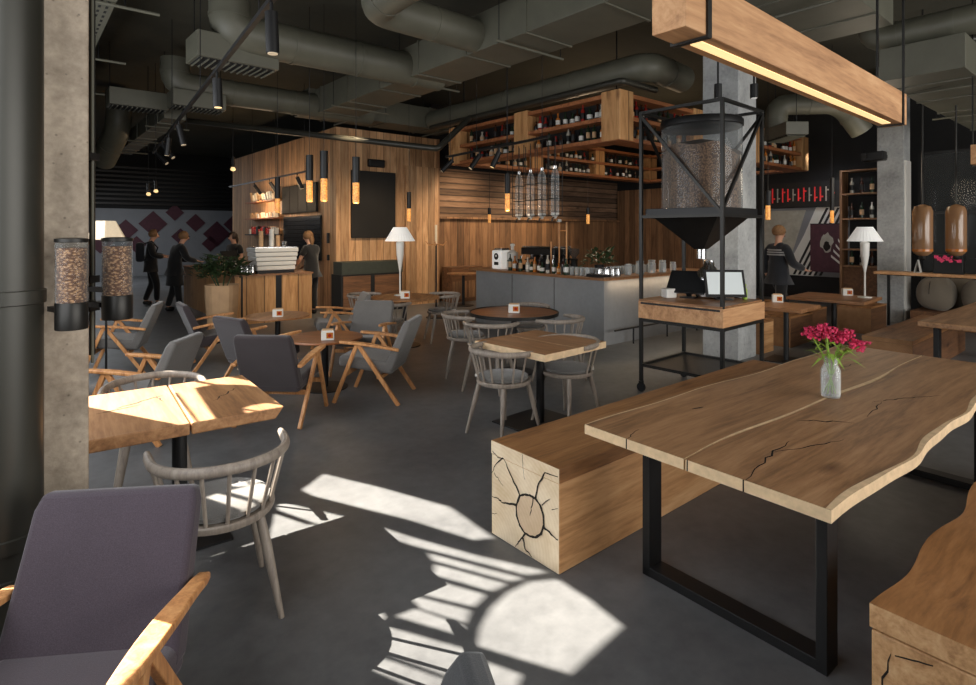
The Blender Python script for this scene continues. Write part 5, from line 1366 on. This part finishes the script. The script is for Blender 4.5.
for z, r, y in ((1.02, .175, .01), (.8, .20, .0), (.55, .225, .0)):
    vs += [(r * math.cos(2 * PI * i / n), y + r * .72 * math.sin(2 * PI * i / n), z) for i in range(n)]
MB().add(vs, [(j * n + i, j * n + (i + 1) % n, (j + 1) * n + (i + 1) % n, (j + 1) * n + i) for j in range(2) for i in range(n)]).build('coat_skirt', M['cloth_black'], p2, smooth=True)
person('barista in a black t-shirt working at the end of the white coffee machine', (-3.60, 11.62, 0), R(70), 1.72,
       dict(neck=(0, .04, 1.46), jaw=(0, .085, 1.535), head=(0, .10, 1.615), crown=(0, .09, 1.69), nose=(0, .205, 1.575), le=(-.085, .09, 1.61), re=(.085, .09, 1.61), lel=(-.24, .10, 1.14), rel=(.24, .10, 1.14), lw=(-.14, .32, 1.0), rw=(.16, .32, .98)),
       M['cloth_black'], M['cloth_black'], M['hair_fair'], True, True)
person('person with dark hair behind the counter wing, seen over the leafy shrub', (-5.85, 13.15, 0), R(150), 1.70,
       dict(lw=(-.16, .30, 1.02), rw=(.16, .30, 1.02), jaw=(0, .05, 1.535), head=(0, .06, 1.615), nose=(0, .165, 1.575)),
       M['cloth_black'], M['cloth_black'], M['hair_dark'], True, True)
p5 = person('person in dark clothes with a pale striped collar walking past the striped mural', (4.98, 9.78, 0), R(-78), 1.80,
       dict(lk=(-.10, .20, .52), la=(-.10, .24, .09), lt=(-.10, .40, .035), rk=(.10, -.04, .50), ra=(.10, -.28, .14), rt=(.10, -.13, .04), lw=(-.22, -.05, .92), lel=(-.24, -.1, 1.13), rw=(.18, .34, 1.02), rel=(.25, .06, 1.12)),
       M['cloth_navy'], M['cloth_black'], M['hair_fair'])
for z, r in ((1.375, .205), (1.335, .212), (1.295, .212)):
    MB().lathe([(r, z - .012), (r + .004, z), (r, z + .012)], (0, 0, 0), 28, False).build('pale_stripe', M['cloth_grey'], p5, smooth=True)
for c in kids(p5):
    if c.name.startswith('pale_stripe'): c.scale = (1, .66, 1)

# ---------------------------------------------------------------- ceiling services
def duct_tube(label, pts, r, seg=24, rings=True, name='round_duct', m='duct'):
    t = thing(name, label, 'duct')
    P = [Vector(p) for p in pts]
    Q = [P[0]]
    for i in range(1, len(P) - 1):           # round the elbows
        a, b, c = P[i - 1], P[i], P[i + 1]; k = r * 1.4
        s0 = b + (a - b).normalized() * min(k, (a - b).length * .45); s1 = b + (c - b).normalized() * min(k, (c - b).length * .45)
        for q in range(7):
            u_ = q / 6; Q.append(s0.lerp(b, u_).lerp(b.lerp(s1, u_), u_))
    Q.append(P[-1])
    MB().tube(Q, r, seg).build('tube', M[m], t, smooth=True)
    if rings:
        for i in range(len(P) - 1):
            a, b = P[i], P[i + 1]; L = (b - a).length; d = (b - a).normalized()
            for f in ((.5,) if L < 1.6 else (.25, .55, .85)):
                c = a.lerp(b, f); MB().tube([c - d * .02, c + d * .02], r * 1.035, seg).build('seam_ring', M[m], t, smooth=True)
    return t
def xyz(px, py, z):
    return G(px, py, z)
zt = 4.08
duct_tube('round duct running from the air diffuser to the big square duct', [(-3.1, 6.85, 4.45), (-3.1, 6.85, zt), (-.75, 8.75, zt)], .235)
duct_tube('second round duct deeper in the room, parallel to the first', [(-5.1, 9.3, 4.5), (-5.1, 9.3, zt), (-2.4, 11.6, zt)], .22)
duct_tube('round duct with an elbow at the top edge, beside the square duct', [(.05, 4.55, 4.15), (-1.25, 6.15, 4.12), (-.05, 7.2, 4.12)], .20)
duct_tube('thick round duct above the orange bottle rack', [(3.1, 9.1, 4.12), (2.35, 8.35, 4.12), (-1.2, 12.5, 4.12)], .21)
duct_tube('round duct crossing over near the upper oak beam end', [(5.9, 5.7, 4.04), (4.75, 7.05, 4.04), (4.75, 7.05, 4.5)], .165)
duct_tube('bent round duct near the far end of the bottle rack', [(4.75, 9.4, 3.35), (4.75, 9.4, 3.78), (5.75, 9.3, 3.78), (6.1, 9.3, 3.32)], .17)
duct_tube('dusty round duct bend hanging above the far diamond wall', [(-7.9, 12.2, 4.7), (-7.9, 12.2, 3.9), (-8.7, 12.9, 3.3)], .24)
duct_tube('thin pipe along the front edge of the bottle rack', [tuple(W(6.75, 9.9, 3.86)), tuple(W(6.75, 5.05, 3.86)), tuple(W(7.6, 5.05, 3.86))], .05, 12, False, 'ceiling_pipe', 'pipe')
duct_tube('thin pipe running across the room before the kiosk', [(-6.6, 11.6, 4.0), (-.88, 10.0, 3.14), (-.35, 10.75, 3.83)], .055, 12, False, 'ceiling_pipe', 'pipe')
duct_tube('thin pipe bent twice beside the upper end of the oak beam', [(5.2, 7.9, 3.5), (5.55, 6.9, 3.5), (5.55, 6.9, 4.0), (6.6, 6.7, 4.0)], .045, 12, False, 'ceiling_pipe', 'pipe')
def rect_duct(label, p, rz, L, w, h, zb, step=1.1):
    t = thing('square_duct', label, 'duct', (p[0], p[1], zb), rz)
    MB().box((L / 2, 0, h / 2), (L, w, h)).build('duct_body', M['duct'], t, bevel=.006)
    x = step * .5
    while x < L:
        MB().box((x, 0, h / 2), (.03, w + .03, h + .03)).build('flange', M['duct'], t)
        x += step
    k = .9
    while k < L:
        MB().tube([(k, -w / 2 - .25, -.03), (k, w / 2 + .15, -.03)], .016, 8).build('hanger_rail', M['duct'], t)
        for y in (-w / 2 - .2, w / 2 + .1): MB().tube([(k, y, -.03), (k, y, CEIL - zb)], .006, 6).build('hanger_rod', M['black'], t)
        k += 2.2
    return t
c0 = Vector((1.45, 5.75, 0)) - V * 1.6
rect_duct('large square duct crossing the ceiling before the bar', tuple(c0)[:2], BA + PI / 2, 8.6, .74, .46, 3.92)
rect_duct('square duct running above the oak beam pendant', tuple(W(5.22, 2.33))[:2], BA, 2.2, .8, .5, 3.95)
rect_duct('narrow square duct stub beside the upper oak beam end', tuple(W(7.9, 1.8))[:2], BA, 5.0, .8, .38, 3.46)
rect_duct('narrow square duct deeper in the room near the far wall', (-5.6, 10.2), BA + PI / 2, 6.0, .35, .3, 3.7)
rect_duct('short square duct box over the kiosk roof', (-3.6, 11.0), BA, 3.4, .7, .45, 3.95)
def diffuser(label, p, rz, w, d, h, first=[]):
    t = thing('air_diffuser', label, 'air vent', p, rz)
    MB().box((0, 0, h / 2), (w, d, h)).build('box', M['duct'], t, bevel=.008)
    MB().box((0, 0, -.004), (w * .92, d * .8, .012)).build('dark_slot', M['black_soft'], t)
    n = 12
    m = MB()
    for i in range(n): m.box((-w * .44 + w * .88 * i / (n - 1), 0, -.014), (.016, d * .8, .03), ry=R(30))
    m.build('grille', M['duct'], t)
    for x in (-w / 2 + .03, w / 2 - .03): MB().tube([(x, 0, h), (x, 0, CEIL - p[2])], .006, 6).build('hanger_rod', M['black'], t)
diffuser('olive air diffuser box nearest us beside the track rail', (-3.15, 7.05, 3.72), BA + R(2), .95, .5, .30)
diffuser('olive air diffuser box over the cable tray end', (-5.9, 9.6, 3.75), BA, .85, .45, .28)
diffuser('olive air diffuser box in the middle beyond the nearest one', (-4.85, 9.5, 3.72), BA, .8, .45, .26)
diffuser('olive air diffuser box by the far end of the bottle rack', (4.75, 9.1, 3.18), BA + R(50), .7, .35, .2)
# perforated cable tray
t = thing('cable_tray', 'perforated olive cable tray along the ceiling above the column', 'cable tray', W(.62, 5.6, 3.92), BA)
m = MB(); m.box((0, 3, 0), (.34, 6.4, .012)); m.box((-.17, 3, .04), (.01, 6.4, .09)); m.box((.17, 3, .04), (.01, 6.4, .09)); m.m = 1
for i in range(40):
    for j in range(5): m.box((-.12 + .06 * j, .1 + .155 * i, -.007), (.022, .07, .003))
m.build('tray', [M['duct'], M['black_soft']], t)
for y in (1.0, 3.2, 5.4):
    MB().tube([(-.3, y, -.03), (.55, y, -.03)], .016, 8).build('hanger_rail', M['duct'], t)
    for x in (-.25, .25): MB().tube([(x, y, -.03), (x, y, CEIL - 3.92)], .007, 6).build('hanger_rod', M['black'], t)
# track rails with spotlights
def track(label, a, b, spots, slab_):
    a = Vector(a); b = Vector(b)
    t = thing('track_rail', label, 'light rail', a)
    MB().bar((0, 0, 0), b - a, .035, .035, (0, 0, 1)).build('rail', M['black'], t)
    L = (b - a).length
    for f in (.05, .35, .65, .95):
        p = (b - a) * f; MB().tube([p, p + Vector((0, 0, CEIL - a.z))], .005, 6).build('hanger_wire', M['black'], t)
    for i, (f, tl, az) in enumerate(spots):
        p = a.lerp(b, f)
        s = thing('track_spotlight', slab_[i], 'spotlight', p)
        MB().tube([(0, 0, .0), (0, 0, -.09)], .012, 8).build('stem', M['black'], s)
        d = Vector((math.sin(tl) * math.cos(az), math.sin(tl) * math.sin(az), -math.cos(tl)))
        q = Vector((0, 0, -.08))
        MB().tube([q, q + d * .27], .042, 18).build('can', M['black'], s, smooth=True)
        MB().tube([q + d * .268, q + d * .274], .032, 18).build('lens', M['led'] if i == 0 else M['lamp_cream'], s, smooth=True)
track('long black light rail running deep into the room above the armchairs', (-1.36, 3.65, 3.2), (-6.4, 10.9, 3.2),
      ((.235, R(2), 0), (.012, R(2), 0), (.56, R(14), R(0)), (.70, R(6), R(180)), (.80, R(40), 0), (.93, R(45), R(0))),
      ['lit black track spotlight hanging straight by the near air diffuser', 'black track spotlight at the top edge, nearest end of the long rail', 'third black track spotlight along the long rail, slightly tilted', 'fourth black track spotlight along the long rail', 'fifth black track spotlight along the long rail, strongly tilted', 'last black track spotlight at the far end of the long rail'])
track('black light rail before the bottle rack above the bar', (.85, 8.0, 3.02), (-.75, 10.2, 3.02), ((.42, R(25), R(180)), (.62, R(35), R(200)), (.92, R(45), R(180))),
      ['black track spotlight in the middle of the rail at the bottle rack', 'tilted black track spotlight farther along the rail at the bottle rack', 'last tilted black track spotlight of the rail at the bottle rack'])
track('black light rail along the kiosk side wall shelves', tuple(W(4.75, 11.4, 2.95)), tuple(W(4.75, 17.0, 2.95)), ((.12, R(25), BA), (.42, R(35), BA), (.62, R(35), BA)),
      ['black track spotlight by the wide screens of the kiosk', 'black track spotlight aimed at the kiosk shelves, nearer', 'black track spotlight aimed at the kiosk shelves, farther'])
for px, py, d, lab in ((148.5, 194, 15, 'small lit bulb pendant over the diamond wall, nearer the column'), (156, 191, 15.5, 'small lit bulb pendant over the diamond wall, nearer the kiosk'), (233, 169, 13, 'small lit bulb pendant hanging off the kiosk end')):
    x = (px - 488) / FPX * d; z = CH - (py - HZ) * d / FPX
    t = thing('bulb_pendant', lab, 'pendant lamp', (x, d, z))
    MB().lathe([(.01, -.05), (.05, -.03), (.055, 0), (.03, .05)], seg=14).build('bulb', M['led'], t, smooth=True)
    MB().tube([(0, 0, .04), (0, 0, .28)], .035, 12).build('socket', M['black'], t, smooth=True)
    MB().tube([(0, 0, .28), (0, 0, CEIL - z)], .004, 6).build('cord', M['black'], t)

# ---------------------------------------------------------------- light
def lamp(name, kind, loc, energy, color, rot=None, **k):
    l = bpy.data.lights.new(name, kind); l.energy = energy; l.color = color
    for a, b in k.items(): setattr(l, a, b)
    o = bpy.data.objects.new(name, l); COL.objects.link(o); o.location = loc
    if rot is not None: o.rotation_mode = 'QUATERNION'; o.rotation_quaternion = Vector(rot).to_track_quat('-Z', 'Y')
    return o
lamp('sun', 'SUN', (0, 0, 8), 37, (1.0, .915, .79), SUN_DIR, angle=R(.3))
lamp('window_light', 'AREA', W(FU + .12, 4.5, 2.0), 270, (.96, .98, 1.0), U + Vector((0, 0, -.15)), shape='RECTANGLE', size=8, size_y=2.6)
lamp('window_light_rear', 'AREA', W(5.5, -5.0, 2.2), 560, (1.0, .96, .9), V + Vector((0, 0, -.12)), shape='RECTANGLE', size=9, size_y=3.2)
lamp('far_area_light', 'AREA', W(1.4, 21.5, 3.2), 130, (.9, .95, 1.0), Vector((.3, .2, -1)), shape='RECTANGLE', size=3, size_y=3)  # area lamp over the far hall, aimed down
warm = (1.0, .72, .45)
for p in ((-2.95, 11.2, 2.7), (-1.9, 11.7, 2.9)): lamp('wall_spot', 'SPOT', (p[0] + .5, p[1] - 1.2, 3.7), 210, (1.0, .78, .52), Vector((-.25, .6, -1)), spot_size=R(80), spot_blend=.8, shadow_soft_size=.1)
lamp('bar_spot', 'SPOT', W(8.6, 9.9, 3.0), 160, (1.0, .76, .5), V * .9 + Vector((0, 0, -.8)), spot_size=R(110), spot_blend=.8, shadow_soft_size=.15)
lamp('bar_spot', 'SPOT', W(11.0, 9.9, 3.0), 160, (1.0, .76, .5), V * .9 + Vector((0, 0, -.8)), spot_size=R(110), spot_blend=.8, shadow_soft_size=.15)
lamp('bar_top_spot', 'SPOT', W(8.2, 6.8, 3.05), 120, (1.0, .82, .6), -V * .3 + Vector((0, 0, -1)), spot_size=R(100), spot_blend=.8, shadow_soft_size=.15)
lamp('bar_led', 'AREA', W(8.3, 5.22, .93), 5, warm, Vector((0, 0, -1)) + V * .5, shape='RECTANGLE', size=3.0, size_y=.03).rotation_quaternion = (Vector((0, 0, -1)) + V * .5).to_track_quat('-Z', 'Y')
lamp('rack_glow', 'POINT', W(8.6, 7.3, 3.5), 22, warm, shadow_soft_size=.3)
lamp('rack_glow', 'POINT', W(11.5, 7.3, 3.5), 22, warm, shadow_soft_size=.3)
lamp('shelf_glow', 'POINT', W(4.7, 15.2, 2.35), 36, warm, shadow_soft_size=.1)
lamp('shelf_glow', 'POINT', W(4.6, 13.2, 2.5), 26, warm, shadow_soft_size=.1)
for px, d in ((309.5, 7.9), (324, 7.8), (356, 7.6), (507.5, 8.9)):
    lamp('pendant_glow', 'POINT', ((px - 488) / FPX * d, d - .02, 1.98), 5, warm, shadow_soft_size=.05)
for px in (718, 754):
    lamp('pillar_spot', 'SPOT', ((px - 488) / FPX * 6.9, 6.9, 3.27), 60, (1.0, .9, .75), Vector((.02, .1, -1)), spot_size=R(60), spot_blend=.5, shadow_soft_size=.03)
lamp('far_table_light', 'POINT', W(10.2, 3.0, 2.6), 22, (1.0, .85, .65), shadow_soft_size=.3)
lamp('mural_light', 'SPOT', W(13.6, 5.2, 3.4), 90, (.9, .93, 1.0), U + Vector((0, 0, -1.0)), spot_size=R(90), spot_blend=.7, shadow_soft_size=.2)
lamp('ledge_light', 'POINT', W(12.2, 1.4, 3.0), 14, (1.0, .9, .75), shadow_soft_size=.3)

w = bpy.data.worlds.new('World'); SC.world = w; w.use_nodes = True
bg = w.node_tree.nodes['Background']; bg.inputs['Color'].default_value = (.75, .85, 1.0, 1); bg.inputs['Strength'].default_value = 0.35

# ---------------------------------------------------------------- camera
cam = bpy.data.cameras.new('camera'); co = bpy.data.objects.new('camera', cam); COL.objects.link(co)
co.location = (0, 0, CH); co.rotation_euler = (R(90), 0, 0)
cam.sensor_width = 36; cam.lens = FPX / 976 * 36
cam.shift_y = -(342.5 - HZ) / 976
cam.clip_start = .05; cam.clip_end = 100
SC.camera = co
SC.view_settings.view_transform = 'Standard'
SC.view_settings.look = 'None'
SC.view_settings.exposure = 0.0
try: SC.cycles.use_denoising = True
except Exception: pass
